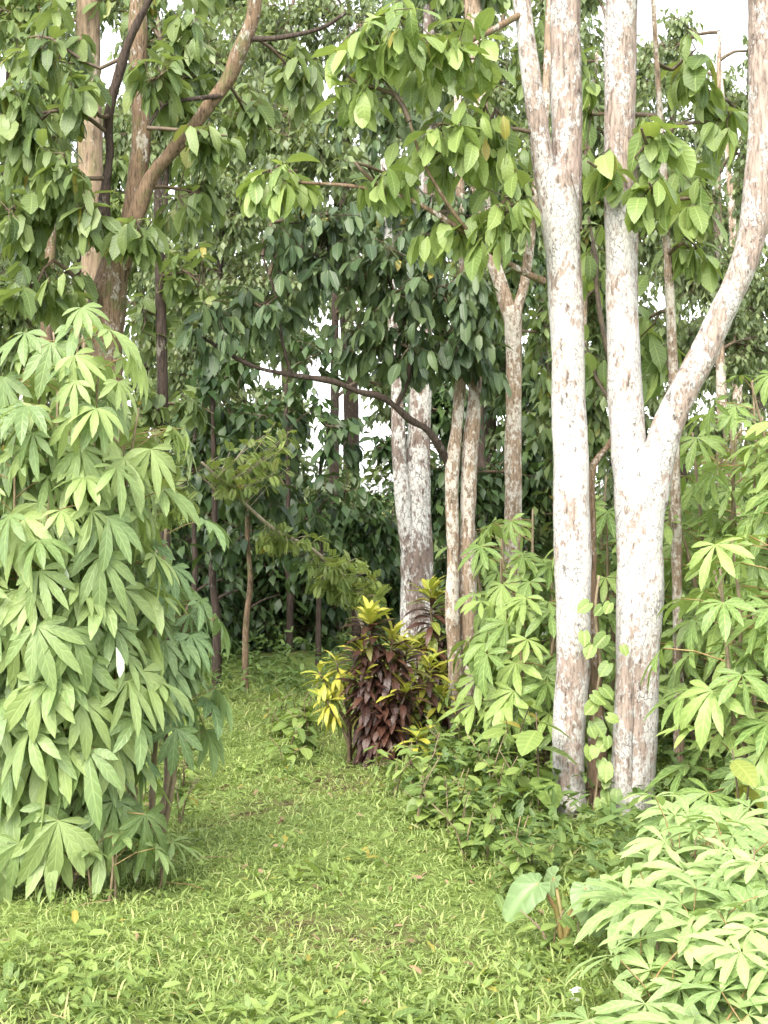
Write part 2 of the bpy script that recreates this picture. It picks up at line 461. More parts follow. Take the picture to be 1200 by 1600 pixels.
# ------------------------------------------------------------------ leaf shapes
P_oval = lambda t: math.sin(math.pi * t ** 0.9) ** 0.75
P_obov = lambda t: (math.sin(math.pi * t ** 1.25)) ** 0.8
P_lance = lambda t: (math.sin(math.pi * t ** 0.95)) ** 0.9
P_strap = lambda t: min(1.0, 2.6 * t, 3.2 * (1 - t)) ** 0.8
HERO = [leaf_tpl(6, 0.48, P_obov, 0.35, 0.18, 0.05), leaf_tpl(6, 0.45, P_obov, 0.75, 0.25), leaf_tpl(6, 0.52, P_oval, 0.55, 0.12, 0.08), leaf_tpl(6, 0.42, P_oval, 1.05, 0.3), leaf_tpl(6, 0.38, P_obov, 1.5, 0.4, 0.1), leaf_tpl(6, 0.55, P_obov, 0.2, 0.3, 0.12)]
OVAL = [leaf_tpl(3, 0.46, P_oval, 0.5, 0.25), leaf_tpl(3, 0.42, P_oval, 0.9, 0.2)]
FARL = [leaf_tpl(2, 0.44, P_oval, 0.5, 0.25), leaf_tpl(2, 0.50, P_oval, 0.8, 0.15)]
ROUND = [leaf_tpl(5, 0.70, P_oval, 0.5, 0.15), leaf_tpl(5, 0.62, P_oval, 0.8, 0.2)]
STRAP = [leaf_tpl(6, 0.22, P_strap, 0.7, 0.25), leaf_tpl(6, 0.25, P_strap, 1.1, 0.2, 0.05), leaf_tpl(6, 0.20, P_strap, 1.5, 0.25)]
BLADE = [leaf_tpl(3, 0.075, P_lance, 0.7, 0.4), leaf_tpl(3, 0.10, P_lance, 1.5, 0.3)]
FINE = [leaf_tpl(2, 0.09, P_lance, 0.7, 0.4), leaf_tpl(2, 0.13, P_lance, 1.3, 0.3)]

def pinnate_tpl(pairs=8):
    V, T, UV = [], [], []
    lt = leaf_tpl(2, 0.38, P_oval, 0.3, 0.1)
    off = 0
    for i in range(pairs):
        t = 0.15 + 0.85 * i / pairs
        for s in (-1, 1):
            a = s * (1.15 - 0.5 * t)
            c, sn = math.cos(a), math.sin(a)
            L = 0.34 * math.sin(math.pi * (0.15 + 0.75 * t)) + 0.05
            v = lt[0] * L
            v = np.stack([v[:, 0] * c + v[:, 1] * sn, -v[:, 0] * sn + v[:, 1] * c, v[:, 2]], 1)
            v += np.array([0, t * (1 - 0.1 * t), -0.35 * t * t])
            V.append(v); T.append(lt[1] + off); UV.append(lt[2]); off += len(v)
    return np.concatenate(V), np.concatenate(T), np.concatenate(UV)
PINN = [pinnate_tpl(7), pinnate_tpl(9)]

def heart_tpl(droop=0.6, n=16, rings=(0.55, 1.0)):
    """a big arrow-heart leaf (taro): stalk joins at the origin, tip at +Y, two lobes behind"""
    V = [(0, 0, 0)]; UV = [(0, 0.3)]
    for ring in rings:
        for k in range(n):
            a = 2 * math.pi * k / n
            c = math.cos(a)                      # c = 1 at the tip
            r = 0.36 + 0.24 * c + 0.34 * max(0, c) ** 6 + 0.16 * max(0, -c)
            r *= 1 - 0.75 * math.exp(-((a - math.pi) / 0.28) ** 2)
            r *= 1 + 0.03 * math.sin(9 * a)
            x = math.sin(a) * r * 1.05 * ring; y = c * r * ring
            z = -droop * (y * y * (1 if y > 0 else 0.7)) + 0.22 * abs(x) - 0.5 * x * x + 0.025 * ring * math.sin(11 * a)
            V.append((x, y, z)); UV.append((math.sin(a) * ring, 0.3 + 0.7 * y))
    T = []
    for k in range(n):
        k2 = (k + 1) % n
        T.append((0, 1 + k2, 1 + k))
        for q in range(len(rings) - 1):
            o = 1 + q * n
            T += [(o + k, o + k2, o + n + k2), (o + k, o + n + k2, o + n + k)]
    return np.array(V, float), np.array(T), np.array(UV, float)
HEART = heart_tpl(0.7, 36, (0.3, 0.6, 0.85, 1.0))
HEART2 = heart_tpl(0.25, 12)

MESHES = {}
def leaf_meshes(key, tpls, mat):
    k = (key, mat.name)
    if k not in MESHES:
        MESHES[k] = [build_mesh(key + '_leaf', [(t[0], t[1], t[2], None, 0)], [mat]) for t in tpls]
    return MESHES[k]

def screen(P):
    return 600 + FPX * P[:, 0] / P[:, 1], HY - FPX * (P[:, 2] - CAMZ) / P[:, 1]

def leaves_to(root, base, P, D, up, S, tpls, mat, nparts, cheap, name='leaf', stuff_name='foliage'):
    """the leaves that show largest become parts, the rest one mass"""
    N = len(P)
    if N == 0:
        return
    Rm = frames(D, up)
    sx, sy = screen(P + D * S[:, None] * 0.5)
    inside = (sx > -30) & (sx < 1230) & (sy > -30) & (sy < 1630)
    score = S / P[:, 1] * np.where(inside, 1, 0) * rng.uniform(0.8, 1.2, N)
    order = np.argsort(-score)
    nparts = min(nparts, int(inside.sum()))
    part = order[:nparts]; rest = order[nparts:]
    key = {id(HERO): 'broad', id(OVAL): 'oval', id(ROUND): 'round', id(STRAP): 'strap', id(PINN): 'pinnate'}.get(id(tpls), 'plain')
    ms = leaf_meshes(key, tpls, mat)
    for i in part:
        add(name, ms[int(rng.integers(len(ms)))], root, mat4(P[i] - base, Rm[i], (S[i] * rng.uniform(0.85, 1.15), S[i], S[i])))
    if len(rest):
        ch = []
        pick = rng.integers(len(cheap), size=len(rest))
        for v in range(len(cheap)):
            q = rest[pick == v]
            if len(q):
                V, T, UV, rn = many(cheap[v], P[q], Rm[q], np.stack([S[q] * rng.uniform(0.85, 1.15, len(q)), S[q], S[q]], 1), rng.random(len(q)), base)
                ch.append((V, T, UV, rn, 0))
        add(stuff_name, build_mesh(stuff_name, ch, [mat]), root, kind='stuff')

def spray(P, D, k, L, tw, lateral=0.8, droop=0.8, along=0.45):
    """k leaves round the end of every twig; returns arrays"""
    N = len(P)
    i = np.tile(np.arange(k), N)
    Pp = np.repeat(P, k, 0); Dd = np.repeat(unit(D), k, 0)
    twr = np.repeat(np.broadcast_to(tw, (N,)), k)
    ref = np.where(np.abs(Dd[:, 2:3]) > 0.9, np.array([[1.0, 0, 0]]), np.array([[0, 0, 1.0]]))
    u = unit(np.cross(Dd, ref)); v = np.cross(Dd, u)
    ph = i * 2.4 + np.repeat(rng.uniform(0, 6.28, N), k) + rng.normal(0, 0.25, N * k)
    lat = np.cos(ph)[:, None] * u + np.sin(ph)[:, None] * v
    t = (i / k)
    pos = Pp - Dd * (t * twr)[:, None]
    dr = droop * rng.uniform(0.5, 1.4, N * k)
    d = unit(Dd * along * (1 - 0.5 * t)[:, None] + lat * lateral - np.array([0, 0, 1.0]) * dr[:, None])
    up = np.array([0, 0, 1.0]) + lat * 0.5 + rng.normal(0, 0.28, (N * k, 3))
    S = L * rng.uniform(0.62, 1.15, N * k)
    return pos, d, up, S

def ellipsoid(n, c, r, shell=0.45):
    q = unit(rng.normal(0, 1, (n, 3))) * (rng.uniform(0, 1, (n, 1)) ** shell)
    return c + q * r

def tree(name, label, cat, base, stems, lobes, leaf, nparts=0, group=None, limb_r=0.016, limb_mat=None, twig=0.0035):
    """stems: (kind, pts, radii, material, seg, step, amp, flute, flare); lobes: (centre, radii, sprays)"""
    base = np.asarray(base, float)
    root = thing(name, label, cat, base, group)
    pool = []
    for s_i, st in enumerate(stems):
        kind, pts, rad, m, seg, step, amp, flute, flare = st
        V, T, UV, rn = tube(pts, rad, seg, step, amp, 7.0, flute, base, s_i * 3.7 + base[0], flare)
        add(kind, build_mesh(kind, [(V, T, UV, None, 0)], [m]), root)
        C, rr = crom(pts, rad, 0.12)
        pool.append(C)
    pool = np.concatenate(pool)
    lm = limb_mat or M_twig
    PP, DD = [], []
    tA, tB, tr0, tr1 = [], [], [], []
    limbs = []
    for c, r, n in lobes:
        n = max(2, int(n * leaf.get('dens', 1.0)))
        dist = np.linalg.norm(pool - c, axis=1) + np.maximum(0, pool[:, 2] - c[2]) * 1.2 + np.maximum(0, 0.5 - pool[:, 2]) * 3
        a = pool[int(np.argmin(dist))]
        mid = (a + c) / 2 + np.array([0, 0, 0.12 * np.linalg.norm(c - a)]) + rng.normal(0, 0.05, 3)
        end = c + (c - a) * 0.25
        L, _ = crom(np.array([a, mid, c, end]), [1, 1, 1, 1], 0.1)
        rl = np.linspace(limb_r, limb_r * 0.35, 4) * (0.7 + 0.3 * min(2.5, np.linalg.norm(c - a)))
        limbs.append(tube(np.array([a, mid, c, end]), rl, 6, 0.1, 0.05, 9, 0, base, rng.uniform(0, 9)))
        nn = max(2, n // 6)
        nodes = ellipsoid(nn, c, np.asarray(r) * 0.62, 0.4)
        li = L[len(L) // 3:]
        src = li[rng.integers(len(li), size=nn)]
        tA.append(src); tB.append(nodes); tr0.append(np.full(nn, twig * 2.0)); tr1.append(np.full(nn, twig * 1.2))
        P = ellipsoid(n, c, np.asarray(r), 0.42)
        near = np.argmin(((P[:, None, :] - nodes[None]) ** 2).sum(-1), axis=1)
        tA.append(nodes[near]); tB.append(P); tr0.append(np.full(n, twig * 1.1)); tr1.append(np.full(n, twig * 0.5))
        D = unit(unit(P - nodes[near]) + 0.5 * unit(P - c) + rng.normal(0, 0.25, (n, 3)))
        PP.append(P); DD.append(D)
    for Lb in limbs:
        add('branch', build_mesh('branch', [(Lb[0], Lb[1], Lb[2], None, 0)], [lm]), root)
    if PP:
        V, T, UV, rn = sticks(np.concatenate(tA), np.concatenate(tB), np.concatenate(tr0), np.concatenate(tr1), base)
        add('twigs', build_mesh('twigs', [(V, T, None, None, 0)], [M_twig]), root, kind='stuff')
        P = np.concatenate(PP); D = np.concatenate(DD)
        p, d, up, S = spray(P, D, leaf.get('k', 6), leaf['L'], leaf.get('tw', 0.12), leaf.get('lat', 0.8), leaf.get('droop', 0.8), leaf.get('along', 0.45))
        leaves_to(root, base, p, d, up, S, leaf.get('tpl', HERO), leaf['mat'], nparts, leaf.get('cheap', OVAL))
    return root

def px_stem(kind, pts, mat, seg=14, step=0.05, amp=0.07, flute=0.0, flare=0.0):
    """pts: (px, py, radius px, depth)"""
    W = np.array([at(a, b, d) for a, b, r, d in pts])
    rad = [r / FPX * d for a, b, r, d in pts]
    return (kind, W, rad, mat, seg, step, amp, flute, flare)

def lob(px, py, d, rx, ry, n, dep=None):
    a = rx / FPX * d; b = ry / FPX * d
    return (at(px, py, d), np.array([a, dep if dep else max(0.2, 0.7 * (a + b) / 2), b]), n)

# ------------------------------------------------------------------ ground
def make_ground():
    xs = np.concatenate([-np.geomspace(120, 7.2, 22), np.arange(-7, 7.01, 0.14), np.geomspace(7.2, 120, 22)])
    ys = np.concatenate([-np.geomspace(100, 2.2, 20), np.arange(-2, 24.01, 0.14), np.geomspace(24.5, 160, 18)])
    X, Y = np.meshgrid(xs, ys)
    Z = gz(X, Y)
    V = np.stack([X.ravel(), Y.ravel(), Z.ravel()], 1)
    nx, ny = len(xs), len(ys)
    i = (np.arange(ny - 1)[:, None] * nx + np.arange(nx - 1)[None]).ravel()
    T = np.concatenate([np.stack([i, i + 1, i + nx + 1], 1), np.stack([i, i + nx + 1, i + nx], 1)])
    m, nd, lk = new_mat('mossy_soil')
    geo = nd.new('ShaderNodeNewGeometry')
    n1 = noise_tex(nd, lk, geo.outputs['Position'], 1.1, 5)
    n2 = noise_tex(nd, lk, geo.outputs['Position'], 14, 6)
    n3 = noise_tex(nd, lk, geo.outputs['Position'], 70, 4)
    soil = ramp(nd, lk, n2, [(0.3, (0.06, 0.04, 0.025)), (0.6, (0.14, 0.10, 0.06)), (0.8, (0.2, 0.15, 0.1))])
    green = ramp(nd, lk, n3, [(0.3, (0.09, 0.135, 0.035)), (0.6, (0.16, 0.215, 0.06)), (0.8, (0.21, 0.27, 0.08))])
    s = mth(nd, lk, 'ADD', mth(nd, lk, 'MULTIPLY', n1, 1.2), mth(nd, lk, 'MULTIPLY', n2, 0.6))
    col = mix(nd, lk, mth(nd, lk, 'MULTIPLY', mth(nd, lk, 'SUBTRACT', s, 0.62), 4.0, True), soil, green)
    bs = nd.new('ShaderNodeBsdfPrincipled'); lk.new(col, bs.inputs['Base Color']); bs.inputs['Roughness'].default_value = 0.95
    bs.inputs['Specular IOR Level'].default_value = 0.1
    b = nd.new('ShaderNodeBump'); b.inputs['Strength'].default_value = 0.7; b.inputs['Distance'].default_value = 0.03
    lk.new(mth(nd, lk, 'ADD', n2, mth(nd, lk, 'MULTIPLY', n3, 0.5)), b.inputs['Height']); lk.new(b.outputs[0], bs.inputs['Normal'])
    out = nd.new('ShaderNodeOutputMaterial'); lk.new(bs.outputs[0], out.inputs[0])
    g = add('ground', build_mesh('ground', [(V, T, None, None, 0)], [m]), kind='structure', label='mossy earth of the forest clearing')
    g['category'] = 'ground'
make_ground()

# ------------------------------------------------------------------ the pale trees by the clearing
DA = 6.9
tree('pale_bark_tree', 'pale lichen-covered tree with straight trunk splitting into two upright stems', 'tree', on_ground(893, DA),
     [px_stem('trunk', [(893, 1300, 27, DA), (889, 1240, 25, DA), (888, 1150, 24, DA), (896, 1000, 27, DA), (893, 800, 28, DA), (888, 600, 26.5, DA), (882, 430, 26.5, DA), (874, 330, 30, DA), (866, 270, 26, DA)], M_white_bark, 28, 0.03, 0.07, 0.03, 0.12),
      px_stem('trunk', [(868, 350, 21, DA), (850, 262, 18, DA), (834, 150, 15, DA), (815, 0, 14, DA), (800, -160, 14, DA)], M_white_bark, 20, 0.03, 0.08),
      px_stem('trunk', [(884, 360, 24, DA + .05), (886, 200, 23.5, DA + .08), (884, 0, 23, DA + .08), (887, -220, 22, DA + .1)], M_white_bark, 22, 0.03, 0.08, 0.05),
      px_stem('branch', [(850, 440, 6, DA), (800, 415, 5, DA - .1), (725, 362, 4.6, DA - .2), (640, 312, 4, DA - .25), (560, 292, 3, DA - .25), (470, 285, 2.2, DA - .2)], M_brown_bark, 8, 0.05, 0.06),
      px_stem('branch', [(740, 372, 3.4, DA - .2), (700, 320, 3, DA - .3), (660, 250, 2.5, DA - .35), (640, 190, 2, DA - .4)], M_brown_bark, 7, 0.05, 0.06),
      px_stem('branch', [(818, 20, 6, DA), (740, 60, 5, DA - .2), (660, 80, 4, DA - .4), (560, 60, 3, DA - .5)], M_brown_bark, 7, 0.05, 0.06)],
     [lob(700, 215, DA - .3, 85, 70, 16, .22), lob(775, 330, DA - .2, 60, 80, 13, .2), lob(600, 60, DA - .5, 90, 70, 18, .25), lob(700, 90, DA - .3, 70, 70, 12, .2),
      lob(430, 280, DA - .2, 75, 45, 12, .2), lob(600, 270, DA - .25, 70, 40, 10, .2), lob(770, 200, DA - .1, 55, 80, 12, .2), lob(560, 130, DA - .4, 50, 50, 7, .2),
      lob(690, 350, DA - .2, 60, 40, 7, .2)],
     dict(mat=M_leaf_fresh, L=0.155, k=5, tw=0.07, lat=0.75, droop=0.9, dens=1.2), 300)

tree('pale_bark_tree', 'pale pinkish lichen-covered tree with thick limb forking out over the cassava', 'tree', on_ground(988, DA),
     [px_stem('trunk', [(982, 1305, 38, DA), (985, 1240, 33, DA), (992, 1120, 34, DA), (998, 980, 35, DA), (1000, 850, 36, DA), (1001, 760, 40, DA), (1003, 700, 32, DA)], M_white_bark, 32, 0.03, 0.07, 0.06, 0.15),
      px_stem('trunk', [(992, 780, 28, DA), (979, 650, 28, DA), (973, 500, 25, DA), (972, 350, 25.5, DA), (968, 200, 25, DA), (972, 0, 26, DA), (974, -220, 24, DA)], M_white_bark, 24, 0.03, 0.07, 0.03),
      px_stem('trunk', [(1012, 800, 27, DA - .02), (1034, 690, 25, DA - .05), (1072, 605, 22, DA - .08), (1122, 505, 21, DA - .1), (1162, 410, 21, DA - .12), (1184, 320, 24, DA - .12), (1190, 200, 22, DA - .12), (1192, 60, 23, DA - .12), (1190, -160, 21, DA - .12)], M_white_bark, 24, 0.03, 0.09, 0.02),
      px_stem('trunk', [(968, 1300, 20, DA - .06), (974, 1150, 17, DA - .07), (980, 1000, 14, DA - .06), (984, 860, 9, DA - .06)], M_white_bark, 16, 0.03, 0.08)],
     [lob(950, -120, DA, 90, 70, 14, .3), lob(1150, -130, DA - .2, 80, 60, 12, .3)],
     dict(mat=M_leaf_mid, L=0.16, k=5, tw=0.07, droop=0.9), 20)

tree('slender_brown_tree', 'thin brown stem squeezed between the two pale trunks', 'tree', on_ground(930, DA + .12),
     [px_stem('trunk', [(928, 1300, 17, DA + .12), (932, 1180, 15, DA + .12), (928, 1060, 12, DA + .12), (924, 900, 8, DA + .12), (923, 760, 7, DA + .12), (928, 725, 6, DA + .14), (948, 700, 5, DA + .2), (975, 660, 4, DA + .3)], M_brown_bark, 12, 0.04, 0.14, 0.1)],
     [lob(925, 560, DA + .5, 30, 90, 5, .2), lob(930, 400, DA + .6, 30, 90, 5, .2)], dict(mat=M_leaf_fresh, L=0.16, k=4, tw=0.06), 30)

DK = 7.5
tree('leafy_sapling', 'slender pale-stemmed sapling with drooping glossy leaf clusters behind the forked limb', 'tree', on_ground(1062, DK),
     [px_stem('trunk', [(1062, 1250, 9, DK), (1058, 900, 8, DK), (1052, 600, 8, DK), (1046, 450, 7.5, DK), (1040, 350, 7, DK), (1034, 220, 5, DK - .05), (1024, 60, 4, DK - .1), (1018, -60, 3, DK - .1)], M_tan_bark, 10, 0.05, 0.1)],
     [lob(1010, 225, DK - .75, 50, 50, 6, .12), lob(1020, 300, DK - .8, 50, 40, 6, .12), lob(945, 265, DK - .75, 30, 40, 3, .1), lob(1110, 190, DK, 60, 70, 9, .2), lob(1090, 300, DK, 60, 70, 9, .2),
      lob(1010, 500, DK + .2, 50, 60, 6, .2), lob(1080, 390, DK, 40, 50, 6, .2), lob(1070, 90, DK, 60, 50, 7, .2), lob(920, 180, DK + .3, 25, 110, 6, .2), lob(1040, 560, DK + .3, 50, 50, 5, .2)],
     dict(mat=M_leaf_fresh, L=0.185, k=5, tw=0.07, lat=0.7, droop=1.0), 230)

DC = 9.5
tree('forked_tan_tree', 'thin tan tree with a high narrow fork behind the pale trunks', 'tree', on_ground(797, DC),
     [px_stem('trunk', [(797, 1145, 15, DC), (799, 950, 14, DC), (802, 700, 13, DC), (803, 560, 13, DC), (799, 480, 15, DC)], M_tan_bark, 16, 0.04, 0.12, 0, .2),
      px_stem('branch', [(799, 500, 12, DC), (778, 430, 11, DC), (760, 365, 10, DC), (752, 200, 11, DC), (747, 90, 12, DC), (735, -80, 9, DC)], M_tan_bark, 12, 0.05, 0.12),
      px_stem('branch', [(802, 500, 10, DC), (820, 440, 8, DC), (832, 340, 8, DC), (850, 200, 7, DC), (860, 0, 6, DC)], M_tan_bark, 10, 0.05, 0.12),
      px_stem('branch', [(748, 90, 6, DC), (735, 40, 6, DC), (725, -40, 5, DC)], M_tan_bark, 8, 0.05, 0.1)],
     [lob(820, 300, DC, 70, 90, 16), lob(700, 100, DC + .3, 90, 90, 22), lob(850, 100, DC + .2, 70, 90, 16), lob(760, -40, DC, 100, 60, 16), lob(770, 430, DC + .3, 70, 70, 12), lob(850, 520, DC + .3, 50, 90, 10)],
     dict(mat=M_leaf_mid, L=0.135, k=6, tw=0.09, dens=1.7), 130)

DD_ = 10.2
tree('mottled_tree', 'white and grey mottled trunk rising behind the croton bushes', 'tree', on_ground(655, DD_),
     [px_stem('trunk', [(655, 1120, 30, DD_), (653, 980, 27, DD_), (651, 880, 25, DD_), (651, 760, 22, DD_), (655, 660, 18, DD_), (660, 540, 15, DD_), (664, 400, 13, DD_), (668, 200, 11, DD_), (672, -50, 9, DD_)], M_mott_bark, 22, 0.04, 0.08, 0.03, .15),
      px_stem('branch', [(643, 900, 12, DD_ - .05), (631, 800, 12, DD_ - .08), (623, 700, 11, DD_ - .1), (619, 580, 9, DD_ - .1), (610, 430, 7, DD_ - .1), (600, 250, 6, DD_ - .1)], M_mott_bark, 12, 0.05, 0.1)],
     [lob(640, 330, DD_, 110, 90, 30), lob(600, 160, DD_, 110, 90, 30), lob(690, -20, DD_, 120, 70, 24), lob(550, 420, DD_ + .3, 70, 60, 14)],
     dict(mat=M_leaf_deep, L=0.135, k=6, tw=0.1, dens=1.6), 130)

DE = 8.7
tree('twin_stem_tree', 'slim twin-stemmed tree with a dark branch arching over the path', 'tree', on_ground(716, DE),
     [px_stem('trunk', [(713, 1185, 13, DE), (712, 1050, 12, DE), (707, 950, 11, DE), (708, 850, 10, DE), (706, 740, 11, DE), (715, 650, 9, DE), (725, 500, 8, DE), (720, 350, 7, DE), (715, 150, 6, DE)], M_tan_bark, 16, 0.04, 0.14, 0.04, .2),
      px_stem('trunk', [(724, 1175, 12, DE + .05), (733, 1000, 13, DE + .06), (730, 850, 12, DE + .05), (735, 700, 12, DE + .05), (742, 610, 10, DE + .05), (738, 480, 8, DE + .05), (742, 300, 7, DE + .05), (750, 120, 6, DE + .05)], M_tan_bark, 16, 0.04, 0.14, 0.04, .2),
      px_stem('branch', [(708, 762, 3, DE + .03), (699, 726, 5.5, DE + .005), (688, 700, 6.5, DE - .06), (668, 672, 6.6, DE - .12), (640, 655, 6.2, DE - .17), (600, 622, 5.2, DE - .25), (560, 612, 4.8, DE - .3), (520, 596, 4.5, DE - .37), (450, 585, 4, DE - .45), (390, 570, 3.5, DE - .5), (320, 530, 2.4, DE - .6)], M_dark_bark, 10, 0.03, 0.3),
      px_stem('branch', [(455, 586, 3, DE - .45), (440, 530, 2.6, DE - .5), (430, 460, 2.2, DE - .5), (410, 400, 1.8, DE - .5)], M_dark_bark, 7, 0.05, 0.1),
      px_stem('branch', [(620, 634, 4, DE - .2), (640, 580, 4, DE - .2), (630, 500, 3, DE - .25), (600, 420, 2.5, DE - .3)], M_dark_bark, 7, 0.05, 0.1)],
     [lob(680, 450, DE - .2, 90, 90, 30, .3), lob(600, 430, DE - .3, 90, 80, 28, .3), lob(640, 540, DE - .2, 80, 60, 18, .25), lob(740, 540, DE - .1, 60, 80, 18, .25), lob(480, 400, DE - .4, 90, 70, 24, .3),
      lob(400, 480, DE - .5, 80, 60, 16, .3), lob(500, 340, DE - .3, 90, 50, 18, .3), lob(700, 330, DE, 90, 70, 22, .3), lob(330, 510, DE - .6, 50, 50, 8, .2), lob(560, 520, DE - .3, 60, 60, 12, .25)],
     dict(mat=M_leaf_deep, L=0.135, k=6, tw=0.09, lat=0.75, droop=1.0, dens=1.65), 300)

DF = 8.0
tree('branching_brown_tree', 'rough brown tree dividing into several limbs above the tall cassava', 'tree', on_ground(167, DF),
     [px_stem('trunk', [(168, 1215, 42, DF), (166, 1000, 37, DF), (163, 800, 35, DF), (160, 580, 31, DF), (165, 480, 30, DF), (182, 400, 22, DF), (190, 350, 14, DF)], M_brown_bark, 24, 0.04, 0.13, 0.05, .2),
      px_stem('branch', [(182, 455, 8, DF + .04), (172, 400, 9, DF - .04), (163, 320, 8, DF - .1), (172, 240, 7.5, DF - .12), (170, 180, 7.5, DF - .13), (187, 110, 7, DF - .15), (208, 50, 7, DF - .2), (250, -30, 6, DF - .25)], M_dark_bark, 12, 0.03, 0.3),
      px_stem('branch', [(186, 430, 17, DF), (203, 330, 13, DF + .03), (221, 225, 13, DF + .05), (216, 100, 13, DF + .05), (213, -80, 12, DF + .05)], M_brown_bark, 14, 0.03, 0.25),
      px_stem('branch', [(190, 420, 14, DF - .02), (210, 340, 12, DF - .05), (238, 275, 12, DF - .08), (268, 238, 11, DF - .09), (304, 196, 10, DF - .1), (336, 152, 11, DF - .11), (356, 122, 11, DF - .12), (378, 72, 12, DF - .15), (396, 20, 12, DF - .17), (404, -80, 11, DF - .2)], M_brown_bark, 16, 0.03, 0.22),
      px_stem('branch', [(345, 150, 4, DF - .12), (300, 155, 3.5, DF - .25), (255, 165, 3, DF - .35), (230, 200, 2, DF - .4)], M_dark_bark, 7, 0.05, 0.1),
      px_stem('branch', [(384, 60, 5, DF - .15), (430, 60, 4, DF - .2), (500, 45, 3.5, DF - .25), (540, 20, 3, DF - .3)], M_dark_bark, 7, 0.05, 0.1)],
     [lob(50, 180, DF - .3, 80, 90, 28, .3), lob(40, 330, DF - .3, 70, 70, 22, .3), lob(90, 260, DF - .4, 60, 70, 16, .25), lob(60, 440, DF - .3, 80, 50, 16, .3), lob(210, 370, DF - .3, 50, 40, 9, .2),
      lob(290, 120, DF + .2, 50, 110, 22, .3), lob(300, 300, DF + .2, 50, 90, 16, .3), lob(80, 60, DF, 70, 70, 16, .3), lob(130, 330, DF - .35, 40, 60, 9, .2), lob(470, 120, DF + .2, 60, 60, 12, .3), lob(330, 210, DF - .35, 50, 50, 7, .2), lob(250, 120, DF - .4, 45, 60, 8, .2), lob(120, 140, DF - .35, 40, 60, 8, .2), lob(380, 170, DF + .1, 60, 60, 10, .3)],
     dict(mat=M_leaf_mid, L=0.16, k=6, tw=0.09, lat=0.75, droop=0.9, dens=1.4), 300)

tree('straight_brown_tree', 'straight smooth brown trunk standing just behind the branching tree', 'tree', on_ground(150, 9.5),
     [px_stem('trunk', [(150, 1140, 22, 9.5), (149, 700, 20, 9.5), (147, 450, 19, 9.5), (143, 280, 20, 9.5), (138, 100, 19, 9.5), (137, -200, 16, 9.5)], M_smooth_bark, 18, 0.05, 0.07, 0, .2)],
     [lob(30, 20, 9.5, 110, 90, 30), lob(250, -20, 9.5, 110, 70, 26), lob(40, -140, 9.5, 150, 80, 26)],
     dict(mat=M_leaf_mid, L=0.14, k=6, tw=0.1, dens=1.5), 60)

tree('dark_thin_tree', 'thin dark trunk with pale round-leaved sprays beside the tall cassava', 'tree', on_ground(256, 10.0),
     [px_stem('trunk', [(256, 1125, 11, 10), (256, 800, 10, 10), (254, 600, 9, 10), (250, 430, 8, 10), (246, 250, 6, 10)], M_dark_bark, 12, 0.06, 0.1)],
     [lob(300, 630, 9.8, 45, 40, 16, .2), lob(240, 640, 9.8, 40, 60, 12, .2), lob(300, 430, 10, 60, 80, 18), lob(280, 760, 9.8, 30, 40, 6, .2), lob(230, 500, 10, 50, 50, 10)],
     dict(mat=M_leaf_mid, L=0.115, k=7, tw=0.14, tpl=ROUND, lat=0.9, droop=0.6), 120)

